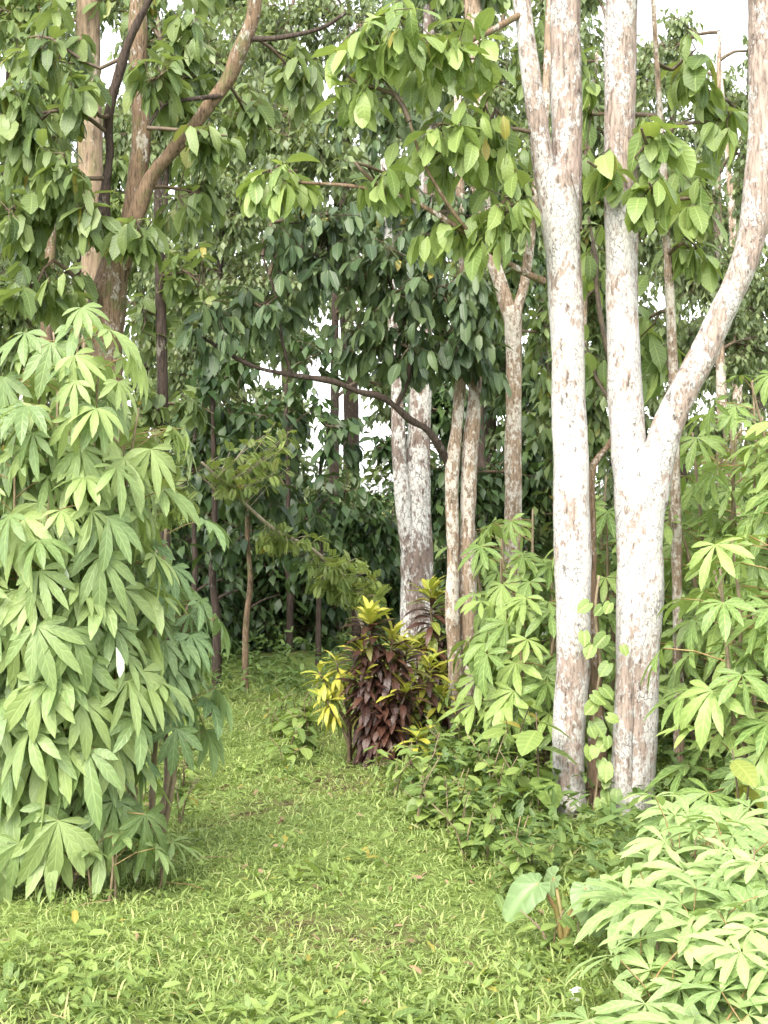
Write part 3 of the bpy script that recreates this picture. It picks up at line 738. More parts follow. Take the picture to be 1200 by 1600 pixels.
# ------------------------------------------------------------------ cassava
def cassava_tpl(tau, seed, nl=7, petiole=1.05, rise=0.35, width=0.29, a0=0.12, a1=-0.5, span=108, grav=0.10):
    """a palmate leaf on its stalk: the stalk leaves the stem at the origin along +Y and rises; the leaflets (length ~1) fan out
    from its end in a blade plane that is tipped outwards and down by tau"""
    g = np.random.default_rng(seed)
    V, T, UV, MI = [], [], [], []
    C = np.array([[0, 0, 0], [0, petiole * 0.5, rise * 0.65], [0, petiole, rise]])
    for a, b in ((0, 1), (1, 2)):
        r = 0.018
        v, t, _, _ = sticks(C[a:a + 1], C[b:b + 1], r, r * 0.85, sag=0.0)
        V.append(v); T.append(t); UV.append(np.zeros((len(v), 2))); MI.append(np.ones(len(t), int))
    hub = C[2]
    Fv = np.array([0, math.cos(tau), -math.sin(tau)]); N = np.array([0, math.sin(tau), math.cos(tau)]); X = np.array([1.0, 0, 0])
    prof = [0.0, 0.30, 0.72, 1.0, 0.62, 0.0]
    ts = [0.0, 0.16, 0.38, 0.62, 0.85, 1.0]
    half = (nl - 1) / 2
    for i in range(nl):
        k = i - half
        az = k / half * R(span) + g.normal(0, 0.08)
        L = (1.0 - 0.40 * (abs(k) / half) ** 2) * g.uniform(0.86, 1.08)
        d0, d1 = a0 + g.normal(0, 0.10), a1 + g.normal(0, 0.20)
        h = z = 0.0
        out = math.sin(az) * X + math.cos(az) * Fv
        side = math.cos(az) * X - math.sin(az) * Fv
        pts = [hub.copy()]
        for s_ in range(1, 6):
            tm = (ts[s_] + ts[s_ - 1]) / 2
            el = d0 + (d1 - d0) * tm
            dl = (ts[s_] - ts[s_ - 1]) * L
            h += math.cos(el) * dl; z += math.sin(el) * dl
            q = hub + out * h + N * z
            q[2] -= grav * (h ** 2)
            pts.append(q)
        roll = g.normal(0, 0.22)
        wv = width * g.uniform(0.85, 1.12)
        vv = [pts[0]]; uu = [(0, 0)]
        for s_ in range(1, 5):
            w = prof[s_] * wv * L / 2
            el = d0 + (d1 - d0) * ts[s_]
            nrm = -math.sin(el) * out + math.cos(el) * N
            sd = side * math.cos(roll) + nrm * math.sin(roll)
            vv += [pts[s_] - sd * w + nrm * w * 0.25, pts[s_], pts[s_] + sd * w + nrm * w * 0.25]
            uu += [(-1, ts[s_]), (0, ts[s_]), (1, ts[s_])]
        vv.append(pts[5]); uu.append((0, 1))
        tt = [(0, 3, 2), (0, 2, 1)]
        for s_ in range(1, 4):
            a = 1 + (s_ - 1) * 3; b = a + 3
            tt += [(a + 1, a + 2, b + 2), (a + 1, b + 2, b + 1), (a, a + 1, b + 1), (a, b + 1, b)]
        a = 10; t = 13
        tt += [(a + 1, a + 2, t), (a, a + 1, t)]
        V.append(np.array(vv)); T.append(np.array(tt)); UV.append(np.array(uu, float)); MI.append(np.zeros(len(tt), int))
    return V, T, UV, MI

CT = {'hang': [cassava_tpl(t, 40 + i, nl, 1.05, 0.35, 0.29, 0.15, -0.45, 96, 0.34) for i, (t, nl) in enumerate([(0.85, 7), (1.05, 7), (1.2, 7), (0.7, 7), (1.1, 6), (0.95, 5), (1.3, 7), (0.5, 7)])],
      'mid': [cassava_tpl(t, 60 + i, nl, 1.1, 0.5, 0.26) for i, (t, nl) in enumerate([(0.5, 7), (0.7, 7), (0.9, 7), (0.3, 7), (0.6, 6)])],
      'flat': [cassava_tpl(t, 80 + i, nl, 0.95, 0.7, 0.255, 0.28, -0.40, 122) for i, (t, nl) in enumerate([(0.1, 7), (0.25, 7), (0.4, 7), (0.0, 8), (0.55, 7)])]}
def cassava_meshes(style, mat):
    k = ('cassava', style, mat.name)
    if k not in MESHES:
        MESHES[k] = [build_mesh('cassava_leaf', [(v, t, u, None, int(mi[0])) for v, t, u, mi in zip(V, T, UV, MI)], [mat, M_petiole]) for V, T, UV, MI in CT[style]]
    return MESHES[k]

def cassava(label, px, d, height, spread, nstem, nleaf, L, style, mat, group=None, low=0.35, lean=(0, 0), face=0.0, tilt=0.14, nod=0.0, base_spread=0.05, stem_r=0.014, name='cassava_plant', pale=0):
    base = on_ground(px, d)
    root = thing(name, label, 'plant', base, group)
    ms = cassava_meshes(style, mat)
    stems = []
    extra = []
    for i in range(nstem):
        a = i * 2.4 + rng.uniform(0, 0.8)
        rr = spread * math.sqrt((i + 0.5) / nstem)
        h = height * (1 - 0.35 * rng.uniform(0, 1) * (rr / max(spread, 1e-6))) if i else height
        b0 = np.array([math.cos(a) * base_spread * rng.uniform(0.2, 1), math.sin(a) * base_spread * rng.uniform(0.2, 1), -0.03])
        tip = np.array([math.cos(a) * rr + lean[0], math.sin(a) * rr + lean[1], h])
        m1 = b0 + (tip - b0) * 0.35 + rng.normal(0, 0.025, 3) * height
        m2 = b0 + (tip - b0) * 0.7 + rng.normal(0, 0.015, 3) * height
        pts = np.array([b0, m1, m2, tip]); rad = np.array([1.0, 0.85, 0.65, 0.4]) * stem_r
        V, T, UV, rn = tube(pts, rad, 7, 0.05, 0.08, 20, 0, (0, 0, 0), i * 1.7)
        add('stem', build_mesh('stem', [(V, T, UV, None, 0)], [M_cstem]), root)
        stems.append(crom(pts, rad, 0.02)[0])
    for j in range(nleaf):
        C = stems[j % nstem]
        f = (j // nstem + rng.uniform(0, 1)) / max(1, math.ceil(nleaf / nstem))
        t = low + (1 - low) * min(1.0, f) ** 0.8
        p = C[min(len(C) - 1, int(t * (len(C) - 1)))]
        ang = j * 2.399 + rng.normal(0, 0.3)
        if face and rng.random() < face:
            ang = math.pi + rng.normal(0, 0.9)          # towards the open, lit side of the clearing (-Y)
        s = L * (1.12 - 0.35 * t) * rng.uniform(0.8, 1.18)
        Rz = Matrix.Rotation(nod, 3, 'X') @ Matrix.Rotation(ang, 3, 'Z') @ Matrix.Rotation(rng.normal(-tilt, 0.16), 3, 'X') @ Matrix.Rotation(rng.normal(0, 0.16), 3, 'Y')
        vi = int(rng.integers(len(ms)))
        if j % nleaf < 290 or nleaf <= 300:
            add('leaf', ms[vi], root, mat4(p, np.array(Rz), s))
        else:
            for v, t, u, mi in zip(*CT[style][vi]):
                extra.append((v * s @ np.array(Rz).T + p, t, u, np.full(len(v), (j * 0.618) % 1), int(mi[0])))
    if extra:
        add('foliage', build_mesh('foliage', extra, [mat, M_petiole]), root, kind='stuff')
    for j in range(pale):
        C = stems[j % nstem]; p = C[int((0.45 + 0.3 * j / max(1, pale)) * (len(C) - 1))] + np.array([0.20 - 0.14 * j, -0.34, 0.0])
        Dv = unit(np.array([[0.35, -0.2, -1.0]])); Rm = frames(Dv, np.array([[0.2, 1.0, 0.1]]))
        add('leaf', leaf_meshes('broad', HERO, M_pale_under)[1], root, mat4(p, Rm[0], (0.07, 0.12, 0.12)), label='single leaf turned to show its pale underside')
    return root

cassava('tall bushy cassava with pale green drooping leaves at the edge of the grass', 72, 5.5, 2.06, 0.27, 16, 460, 0.178, 'hang', M_cassava, low=0.09, lean=(0.08, 0), face=0.4, tilt=0.0, stem_r=0.010, base_spread=0.09, pale=2)
cassava('blue-green cassava standing behind the tall bushy one over the path', 225, 5.95, 1.30, 0.15, 6, 80, 0.175, 'hang', M_cassava_blue, low=0.45, lean=(0.04, 0), face=0.45, tilt=0.0)
cassava('small cassava shoot on a crooked twig in the grass under the tall cassava', 165, 5.35, 0.22, 0.10, 3, 9, 0.13, 'flat', M_cassava, name='cassava_shoot', low=0.5, stem_r=0.006)
cassava('low cassava shoot with thin spread leaves edging the grassy path', 235, 5.6, 0.18, 0.12, 3, 10, 0.14, 'mid', M_cassava, name='cassava_shoot', low=0.5, stem_r=0.006)
for i, (px, d, h, n) in enumerate([(1120, 7.7, 1.75, 70), (1215, 7.3, 1.95, 75), (1068, 8.4, 1.65, 50), (1190, 6.3, 1.25, 46), (1290, 6.9, 1.9, 50), (1160, 9.2, 2.1, 50)]):
    cassava(['lush green cassava growing behind the forked pale trunk', 'broad cassava with yellow-green top leaves outside the forked limb', 'dark-leaved cassava close behind the forked trunk',
             'leafy cassava with glossy spreading leaves above the young cassava', 'cassava at the outer edge of the cassava patch', 'tallest cassava at the back of the cassava patch'][i],
            px, d, h, 0.26, 7, int(n * 1.35), 0.215, 'mid', M_cassava_mid, group=None, low=0.15, face=0.3)
for i, (px, d, h, n) in enumerate([(815, 8.3, 1.3, 46), (770, 9.3, 1.2, 34), (850, 7.9, 0.95, 36), (935, 8.2, 1.5, 36)]):
    cassava(['cassava leaning beside the straight pale trunk', 'small cassava behind the twin-stemmed tree', 'short cassava at the foot of the straight pale trunk', 'cassava showing between the two pale trunks'][i],
            px, d, h, 0.2, 5, int(n * 1.25), 0.215, 'mid', M_cassava_mid, low=0.15, face=0.3)
yl = [(1075, 4.9, 0.60, 17), (1045, 4.6, 0.42, 15), (1165, 4.7, 0.64, 18), (1100, 4.25, 0.46, 16), (1025, 4.05, 0.24, 14), (1190, 4.1, 0.44, 17), (1080, 3.85, 0.18, 13), (1180, 3.75, 0.22, 14), (1260, 4.5, 0.6, 13), (1280, 3.9, 0.4, 13), (1100, 5.3, .5, 13), (1210, 5.4, .6, 13)]
YL = ['tall young cassava of the sunlit patch in front of the forked trunk', 'pale young cassava crowding over the taro leaves', 'tallest young cassava in the sunlit patch, star leaves held high',
      'young cassava with wide star leaves in the middle of the sunlit patch', 'low young cassava spreading onto the grass in front of the taro', 'pale young cassava with large fans at the outer side of the sunlit patch',
      'very low young cassava at the grassy front edge of the sunlit patch', 'very low young cassava at the front corner of the sunlit patch'] + ['young pale green cassava at the outer or rear fringe of the sunlit patch'] * 4
for i, (px, d, h, n) in enumerate(yl):
    cassava(YL[i], px, d, h * .62, 0.07, 3, n, 0.185, 'flat', M_cassava_young, group='young cassava in the sunlit patch', low=0.3, face=0.2, tilt=0.0, nod=0.22, stem_r=0.006, name='young_cassava')

# ------------------------------------------------------------------ crotons
def croton(label, px, d, stems, L=0.15, yellow=0.28, mid_green=0.0, name='croton_bush', reach=0.88):
    """stems: (dx, dy, height, lean x, leaves)"""
    base = on_ground(px, d)
    root = thing(name, label, 'bush', base)
    md, my, mg = leaf_meshes('strap', STRAP, M_croton_dark), leaf_meshes('strap', STRAP, M_croton_yel), leaf_meshes('strap', STRAP, M_croton_green)
    for dx, dy, h, lean, n in stems:
        n = int(n * 2.3)
        pts = np.array([[dx * 0.4, dy * 0.4, -0.03], [dx * 0.8, dy, h * 0.4], [dx + lean * 0.6, dy, h * 0.75], [dx + lean, dy, h]])
        V, T, UV, rn = tube(pts, [0.012, 0.010, 0.008, 0.005], 7, 0.04, 0.08, 20)
        add('stem', build_mesh('stem', [(V, T, UV, None, 0)], [M_twig]), root)
        C = crom(pts, [1, 1, 1, 1], 0.01)[0]
        for j in range(n):
            t = 1 - reach * (j / n) ** 1.2
            p = C[int(t * (len(C) - 1))]
            a = j * 2.4 + rng.normal(0, 0.2)
            top = j / n
            el = 1.15 * (1 - top / 0.35) if top < 0.35 else -0.1 - 0.5 * (top - 0.35)
            el += rng.normal(0, 0.15)
            D = np.array([[math.cos(a) * math.cos(el), math.sin(a) * math.cos(el), math.sin(el)]])
            Rm = frames(D, np.array([[0, 0, 1.0]]) + rng.normal(0, 0.15, (1, 3)))
            ms = my if top < yellow * rng.uniform(0.75, 1.2) else (mg if rng.random() < mid_green else md)
            v = ms[int(rng.integers(2))] if top < 0.2 else ms[int(rng.integers(3))]
            s = L * rng.uniform(0.8, 1.15) * (0.8 if top < 0.1 else 1.0)
            add('leaf', v, root, mat4(p, Rm[0], (s * rng.uniform(.85, 1.15), s, s)))
    return root
croton('tall maroon croton bush with a bright yellow crown beside the grass path', 592, 8.15, [(0.05, -0.03, 0.70, 0.02, 50), (-0.07, 0.02, 0.62, -0.02, 44), (-0.02, 0, 0.80, -0.03, 84), (0.09, 0.05, 0.62, 0.06, 40), (-0.05, -0.05, 0.48, -0.03, 40), (0.05, -0.08, 0.42, 0.10, 36), (0.0, -0.06, 0.28, 0.02, 24)], 0.165, 0.13)
croton('dark maroon croton with yellow tip growing against the mottled trunk', 678, 8.9, [(0.0, 0, 0.86, -0.02, 64), (0.07, 0.03, 0.72, 0.03, 44), (-0.08, -0.02, 0.55, -0.02, 36), (0.04, -0.08, 0.40, 0.02, 34)], 0.17, 0.14, 0.35)
croton('green and yellow croton between the two maroon ones', 640, 8.45, [(-0.01, 0, 0.60, -0.04, 46), (0.08, 0.0, 0.52, 0.03, 36), (0.12, -0.05, 0.36, 0.05, 30), (0.0, -0.05, 0.3, 0.0, 26)], 0.15, 0.3, 0.85)
croton('yellow croton leaning out over the grass path', 548, 8.2, [(-0.02, 0, 0.50, -0.15, 16), (-0.01, 0.03, 0.56, -0.07, 14), (-0.02, -0.05, 0.36, -0.11, 14)], 0.125, 0.9, 1.0, reach=0.28)
croton('small low croton with upright yellow-green leaves at the foot of the bushes', 652, 7.95, [(0.0, 0, 0.17, 0.0, 26), (0.05, -0.03, 0.10, 0.02, 10)], 0.14, 0.3)

# ------------------------------------------------------------------ herbs, taro, vine, saplings by the trunks
def herb(name, label, cat, px, d, h, n, L, mat, tpls=ROUND, group=None, spread=0.12, nstem=3, droop=0.3, stem_r=0.004, loc=None):
    base = on_ground(px, d) if loc is None else np.array([loc[0], loc[1], float(gz(loc[0], loc[1]))])
    root = thing(name, label, cat, base, group)
    key = {id(ROUND): 'round', id(HERO): 'broad', id(OVAL): 'oval', id(PINN): 'pinnate'}[id(tpls)]
    ms = leaf_meshes(key, tpls, mat)
    chunks = []
    C = []
    for i in range(nstem):
        a = i * 2.4 + rng.uniform(0, 6)
        tip = np.array([math.cos(a) * spread * rng.uniform(.3, 1), math.sin(a) * spread * rng.uniform(.3, 1), h * rng.uniform(.6, 1)])
        pts = np.array([[0, 0, -0.02], tip * np.array([0.3, 0.3, 0.55]), tip])
        V, T, UV, rn = tube(pts, [stem_r, stem_r * .8, stem_r * .5], 5, 0.06, 0.0)
        chunks.append((V, T, UV, None, 0)); C.append(crom(pts, [1, 1, 1], 0.02)[0])
    for c in chunks:
        add('stem', build_mesh('stem', [c], [M_twig if stem_r > 0.004 else M_cstem]), root)
    for j in range(n):
        c = C[j % nstem]
        t = 0.3 + 0.7 * (j + 0.5) / n
        p = c[min(len(c) - 1, int(t * (len(c) - 1)))]
        a = j * 2.4 + rng.normal(0, .3)
        el = rng.normal(0.25 - droop, 0.25)
        D = np.array([[math.cos(a) * math.cos(el), math.sin(a) * math.cos(el), math.sin(el)]])
        Rm = frames(D, np.array([[0, 0, 1.0]]) + rng.normal(0, .2, (1, 3)))
        s = L * rng.uniform(.7, 1.15)
        add('leaf', ms[int(rng.integers(len(ms)))], root, mat4(p, Rm[0], s))
    return root

# broad-leaved weeds round the tree feet, each a plant
spots = []
g2 = np.random.default_rng(5)
while len(spots) < 46:
    px = g2.uniform(560, 960); py = g2.uniform(1190, 1400)
    d = 1.5 * FPX / (py - HY)
    if py > 1190 + (880 - px) * 0.05 and px > 600 + (py - 1200) * 0.9:
        spots.append((px, d))
for k in range(22):
    py = g2.uniform(1120, 1330)
    spots.append((g2.uniform(190, 335 - (py - 1120) * .3), 1.5 * FPX / (py - HY)))
for k in range(12):
    py = g2.uniform(1130, 1190)
    spots.append((g2.uniform(415, 560), 1.5 * FPX / (py - HY)))
for k in range(16):
    py = g2.uniform(1185, 1300)
    spots.append((g2.uniform(560, 760) + (py - 1185) * .6, 1.5 * FPX / (py - HY)))
spots = [q for q in spots if not (850 < q[0] < 1010 and 5.7 < q[1] < 6.9)]
for px, d in spots:
    herb('weed', 'leafy green weed in the thicket around the tree feet' if px > 562 else 'leafy green weed in the grass beside the croton bushes' if px > 400 else 'leafy green weed along the cassava side of the path', 'weed', px, d, rng.uniform(.14, .34), int(rng.integers(10, 16)), rng.uniform(.06, .11), M_weed, ROUND if rng.random() < .6 else OVAL, 'weeds around the tree feet' if px > 562 else 'weeds beside the croton bushes' if px > 400 else 'weeds along the cassava side of the path', spread=.14, nstem=2)
herb('wild_sapling', 'sapling with large round glossy leaves on a dark stem beside the straight pale trunk', 'sapling', 842, 6.75, 0.62, 9, 0.20, M_weed, ROUND, spread=0.05, nstem=1, droop=.55, stem_r=0.006)
herb('wild_sapling', 'sapling with orange-tinged leaves behind the leafy weeds', 'sapling', 800, 7.4, 0.5, 16, 0.15, M_weed, HERO, spread=0.16, nstem=2, droop=.3, stem_r=0.005)
herb('wild_sapling', 'low sapling with broad leaves against the foot of the twin stems', 'sapling', 745, 8.2, 0.42, 16, 0.14, M_weed, ROUND, spread=0.16, nstem=3, droop=.3, stem_r=0.005)
herb('wild_sapling', 'stunted sapling with drooping yellowing leaves at the edge of the young cassava', 'sapling', 1160, 5.7, 0.56, 8, 0.15, M_old_leaf, HERO, spread=0.1, nstem=2, droop=.7, stem_r=0.006)

def taro(label, px, d, leaves):
    base = on_ground(px, d)
    root = thing('taro_plant', label, 'plant', base)
    me = build_mesh('taro_leaf', [(HEART[0], HEART[1], HEART[2], None, 0)], [M_taro])
    for (dx, dy, h, L, tip, up) in leaves:
        p = np.array([dx, dy, h])
        V, T, UV, rn = tube(np.array([[0, 0, -.02], [dx * .3, dy * .3, h * .6], p]), [.010, .008, .005], 6, .05, 0)
        add('stalk', build_mesh('stalk', [(V, T, UV, None, 0)], [M_petiole]), root)
        Rm = frames(np.array([tip], float), np.array([up], float))
        add('leaf', me, root, mat4(p, Rm[0], L))
herb('weed', 'leafy weed hiding the stalks of the taro', 'weed', 862, 4.85, .17, 14, .075, M_weed, ROUND, spread=.12)
herb('weed', 'low weed between the taro and the young cassava', 'weed', 905, 4.8, .15, 14, .075, M_weed, ROUND, spread=.12)
taro('taro with big pale heart-shaped leaves at the edge of the young cassava', 880, 5.0,
     [(-0.09, -.05, .22, .14, (-1.0, -.5, -.45), (-.2, -.75, 1)), (.07, -.03, .20, .14, (.25, -.8, -.75), (-.1, -.9, .8)), (-0.02, .1, .20, .13, (-.3, .2, -.4), (0, -.6, 1)), (.10, -.08, .2, .17, (.8, -.5, -.4), (.1, -.7, 1))])

def vine():
    base = on_ground(930, DA - .12)
    root = thing('climbing_vine', 'heart-leaved vine climbing the gap between the two pale trunks', 'vine', base)
    pts = np.array([at(x, y, DA - .1) for x, y in ((925, 1285), (935, 1200), (928, 1120), (938, 1040), (930, 960), (936, 900))]) - base
    V, T, UV, rn = tube(pts, [.006] * 6, 6, .05, 0)
    add('stem', build_mesh('stem', [(V, T, UV, None, 0)], [M_cstem]), root)
    C = crom(pts, [1] * 6, .02)[0]
    me = build_mesh('vine_leaf', [(HEART2[0], HEART2[1], HEART2[2], None, 0)], [M_weed])
    for j in range(34):
        p = C[int((j / 34) ** 1.5 * (len(C) - 1))] + np.array([rng.normal(0, .045), -0.03 - rng.uniform(0, .05), rng.normal(0, .02)])
        D = np.array([[rng.normal(0, .6), -.5, -.8]]); Rm = frames(unit(D), np.array([[rng.normal(0, .3), -1.0, .5]]))
        add('leaf', me, root, mat4(p, Rm[0], rng.uniform(.045, .085)))
vine()

# a leaning pale branch with feathery leaflets, and feathery shrubs under the trees
def feather_tree(label, base, pts, sprays, L, group=None, name='feathery_shrub', nparts=90):
    base = np.asarray(base)
    root = thing(name, label, 'shrub', base, group)
    W = np.array([at(a, b, d) for a, b, r, d in pts]); rad = [r / FPX * d for a, b, r, d in pts]
    V, T, UV, rn = tube(W, rad, 7, .06, .06, 9, 0, base)
    add('stem', build_mesh('stem', [(V, T, UV, None, 0)], [M_pale_twig]), root)
    C = crom(W, rad, .04)[0]
    P, A = [], []
    for (px, py, d, rx, ry, n) in sprays:
        q = ellipsoid(n, at(px, py, d), np.array([rx / FPX * d, .25, ry / FPX * d]))
        P.append(q); A.append(C[np.argmin(((q[:, None] - C[None]) ** 2).sum(-1), 1)])
    P = np.concatenate(P); A = np.concatenate(A)
    V, T, _, _ = sticks(A, P, .004, .002, base)
    add('twigs', build_mesh('twigs', [(V, T, None, None, 0)], [M_pale_twig]), root, kind='stuff')
    p, dd, up, S = spray(P, unit(P - A) + np.array([0, 0, .1]), 7, L, .20, .9, .35, .6)
    leaves_to(root, base, p, dd, up, S, PINN, M_leaf_feather, nparts, PINN)
feather_tree('feathery yellow-green shrub with a long pale stem leaning across the shaded wood', on_ground(590, 11.0),
             [(590, 1085, 3.4, 11), (560, 960, 3, 11), (500, 868, 2.8, 10.9), (430, 828, 2.8, 10.7), (370, 775, 2.6, 10.5), (315, 722, 2, 10.3)],
             [(530, 895, 10.9, 70, 32, 40), (440, 840, 10.7, 60, 22, 16), (575, 925, 10.8, 45, 22, 22), (380, 740, 10.4, 60, 40, 20), (430, 700, 10.6, 50, 50, 14)], .11)
feather_tree('feathery fern-leaved shrub peeping out behind the tall cassava', on_ground(225, 9.0),
             [(225, 1150, 4, 9), (240, 950, 4, 9), (245, 800, 3.5, 9), (250, 720, 3, 9)],
             [(265, 765, 8.9, 40, 40, 12), (240, 700, 9, 40, 40, 12)], .13, nparts=60)

# ------------------------------------------------------------------ saplings and trees of the wood behind
for i, (px, d, r, lean, top, lab) in enumerate([(383, 10.9, 5.5, 8, 700, 'thin pale sapling stem at the shaded end of the path'), (338, 11.2, 8, -6, 600, 'grey sapling stem in the deep shade beside the path end'),
                                           (497, 12.2, 5, 4, 720, 'slim grey stem in the shaded thicket behind the yellow croton'), (300, 11.8, 6, 5, 640, 'dark sapling stem half hidden by the blue-green cassava'),
                                           (452, 13.0, 6, -5, 600, 'dark sapling stem deep inside the thicket')]):
    yb = HY + 1.5 / d * FPX
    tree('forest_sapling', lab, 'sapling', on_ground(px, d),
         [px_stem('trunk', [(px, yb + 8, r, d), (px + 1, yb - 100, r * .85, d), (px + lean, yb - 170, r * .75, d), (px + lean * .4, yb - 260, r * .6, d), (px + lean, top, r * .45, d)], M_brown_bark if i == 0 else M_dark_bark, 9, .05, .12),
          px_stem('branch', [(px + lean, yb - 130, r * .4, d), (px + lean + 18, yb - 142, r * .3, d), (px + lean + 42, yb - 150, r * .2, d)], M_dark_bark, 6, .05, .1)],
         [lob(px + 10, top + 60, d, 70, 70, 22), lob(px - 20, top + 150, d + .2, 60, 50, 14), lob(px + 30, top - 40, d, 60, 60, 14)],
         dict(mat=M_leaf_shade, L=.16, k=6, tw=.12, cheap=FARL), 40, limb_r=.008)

FOREST = [
    # px, depth, trunk radius m, bark, leaf material, leaf length, lobes (px, py, rx, ry, n), label
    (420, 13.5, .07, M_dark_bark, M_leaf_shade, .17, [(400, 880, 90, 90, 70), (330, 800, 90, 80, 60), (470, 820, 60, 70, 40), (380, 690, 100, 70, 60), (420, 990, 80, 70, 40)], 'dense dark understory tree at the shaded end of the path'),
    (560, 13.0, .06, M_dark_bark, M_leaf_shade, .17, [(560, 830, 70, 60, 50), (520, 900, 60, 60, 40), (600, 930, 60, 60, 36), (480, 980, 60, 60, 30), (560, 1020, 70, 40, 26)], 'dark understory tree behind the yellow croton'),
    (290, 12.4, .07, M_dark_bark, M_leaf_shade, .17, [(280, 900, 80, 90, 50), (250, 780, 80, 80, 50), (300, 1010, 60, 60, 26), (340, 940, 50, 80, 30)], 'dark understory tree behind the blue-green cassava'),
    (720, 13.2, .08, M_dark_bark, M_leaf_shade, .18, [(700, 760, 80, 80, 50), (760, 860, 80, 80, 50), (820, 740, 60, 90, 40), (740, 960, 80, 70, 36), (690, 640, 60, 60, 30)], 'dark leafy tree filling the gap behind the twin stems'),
    (900, 13.0, .08, M_tan_bark, M_leaf_far, .19, [(900, 640, 70, 100, 46), (930, 480, 60, 90, 40), (870, 800, 70, 80, 40), (930, 330, 60, 80, 34), (960, 900, 70, 70, 30)], 'sunlit green tree seen between the two pale trunks'),
    (1130, 13.5, .08, M_tan_bark, M_leaf_far, .16, [(1100, 420, 80, 70, 36), (1160, 540, 80, 70, 40), (1080, 560, 50, 60, 24), (1190, 260, 60, 90, 30), (1120, 680, 90, 70, 40), (1150, 175, 55, 45, 20), (1050, 70, 45, 70, 18), (1080, 290, 60, 60, 24), (1185, 80, 30, 50, 8)], 'light green tree rising behind the cassava patch'),
    (60, 12.5, .10, M_brown_bark, M_leaf_mid, .17, [(60, 520, 110, 80, 60), (40, 330, 90, 90, 44), (180, 300, 70, 90, 36), (110, 640, 110, 80, 50), (60, 150, 80, 90, 36)], 'leafy tree behind the tall cassava with drooping dull leaves'),
    (350, 15.0, .10, M_dark_bark, M_leaf_far, .18, [(320, 560, 80, 70, 56), (400, 470, 90, 80, 60), (300, 430, 70, 80, 46), (440, 640, 50, 50, 26), (350, 330, 80, 70, 46), (330, 660, 70, 50, 34)], 'green tree over the dark thicket behind the arching branch'),
    (520, 16.0, .08, M_dark_bark, M_leaf_far, .18, [(500, 240, 90, 80, 56), (420, 190, 80, 80, 50), (560, 350, 80, 60, 44), (470, 540, 40, 40, 14), (610, 480, 70, 70, 40), (610, 610, 50, 60, 26)], 'tall tree behind the arching branch with grey-green leaves'),
    (760, 16.5, .08, M_dark_bark, M_leaf_shade, .19, [(700, 520, 90, 90, 56), (780, 400, 90, 90, 56), (730, 250, 90, 90, 50), (830, 600, 70, 90, 40), (620, 700, 40, 40, 16)], 'broad dark tree behind the forked tan tree'),
    (250, 17.0, .08, M_dark_bark, M_leaf_far, .19, [(250, 200, 100, 90, 56), (340, 100, 90, 80, 46), (200, 380, 90, 80, 50), (280, 520, 80, 70, 40)], 'tall tree behind the branching brown tree'),
    (450, 19.0, .08, M_dark_bark, M_leaf_far, .20, [(430, 60, 100, 80, 50), (540, 30, 100, 80, 50), (480, 360, 80, 60, 36), (360, 250, 80, 60, 36)], 'tall crown high above the path behind everything else'),
    (650, 20.0, .08, M_dark_bark, M_leaf_far, .21, [(620, 150, 100, 90, 56), (700, 40, 100, 80, 50), (640, 330, 90, 80, 46), (780, 130, 90, 80, 46)], 'tall tree far behind the mottled trunk'),
    (900, 19.0, .13, M_tan_bark, M_leaf_far, .21, [(900, 100, 80, 90, 46), (850, 250, 80, 80, 46), (960, 220, 80, 80, 40), (1010, 360, 70, 70, 36), (1000, 520, 80, 70, 36), (880, 400, 70, 70, 36)], 'tall tree with haze-paled leaves far behind the two pale trunks'),
    (1150, 18.0, .10, M_tan_bark, M_leaf_far, .20, [(1080, 220, 60, 60, 22), (1150, 330, 80, 70, 36), (1190, 450, 70, 70, 34), (1030, 130, 50, 60, 18), (1180, 600, 80, 60, 34)], 'open-crowned tree with sky showing through above the cassava patch'),
    (40, 18.0, .11, M_tan_bark, M_leaf_far, .20, [(30, 200, 90, 80, 46), (20, 420, 90, 90, 46), (100, 330, 70, 70, 34), (40, 30, 60, 50, 20)], 'pale-barked tree far behind the straight brown trunk'),
    (-130, 12.0, .10, M_brown_bark, M_leaf_mid, .18, [(-120, 500, 110, 120, 60), (-140, 250, 110, 120, 60), (-60, 700, 80, 100, 40), (-150, 850, 100, 120, 40)], 'leafy tree at the edge of the wood beyond the tall cassava'),
    (1370, 11.0, .10, M_brown_bark, M_leaf_mid, .18, [(1350, 500, 110, 120, 60), (1370, 250, 110, 120, 60), (1300, 720, 70, 90, 34), (1390, 850, 100, 120, 40)], 'leafy tree at the edge of the wood beyond the cassava patch'),
]
for f_i, (px, d, tr, bk, lm, L, lobes, lab) in enumerate(FOREST):
    fine_leaf = f_i in (7, 11, 12, 14, 5)      # some kinds carry smaller leaves
    if fine_leaf or f_i in (8, 10, 13, 15):
        lm = M_leaf_hazed  # these back trees take the leaf colour paled for haze
    yb = HY + 1.5 / d * FPX
    top = min(l[1] for l in lobes) - 20
    tpx = np.mean([l[0] for l in lobes])
    rp = tr * 0.62 * FPX / d
    pts = [(px, yb + 10, rp * 1.2, d), (px + (tpx - px) * .1 + rng.normal(0, 5), yb * .7 + top * .3, rp, d), (px + (tpx - px) * .4 + rng.normal(0, 8), yb * .35 + top * .65, rp * .75, d), (tpx, top, rp * .35, d)]
    tree('forest_tree', lab, 'tree', on_ground(px, d), [px_stem('trunk', pts, bk, 12, .09, .1, 0, .2)],
         [lob(a, b, d + rng.uniform(-.6, .6), rx * 1.12, ry * 1.12, int(n * (4.2 if fine_leaf else 2.7))) for a, b, rx, ry, n in lobes],
         dict(mat=lm, L=L * (.58 if fine_leaf else .78), k=8, tw=.22, cheap=FARL, tpl=OVAL), 40 if d < 14 else 0, limb_r=.022)

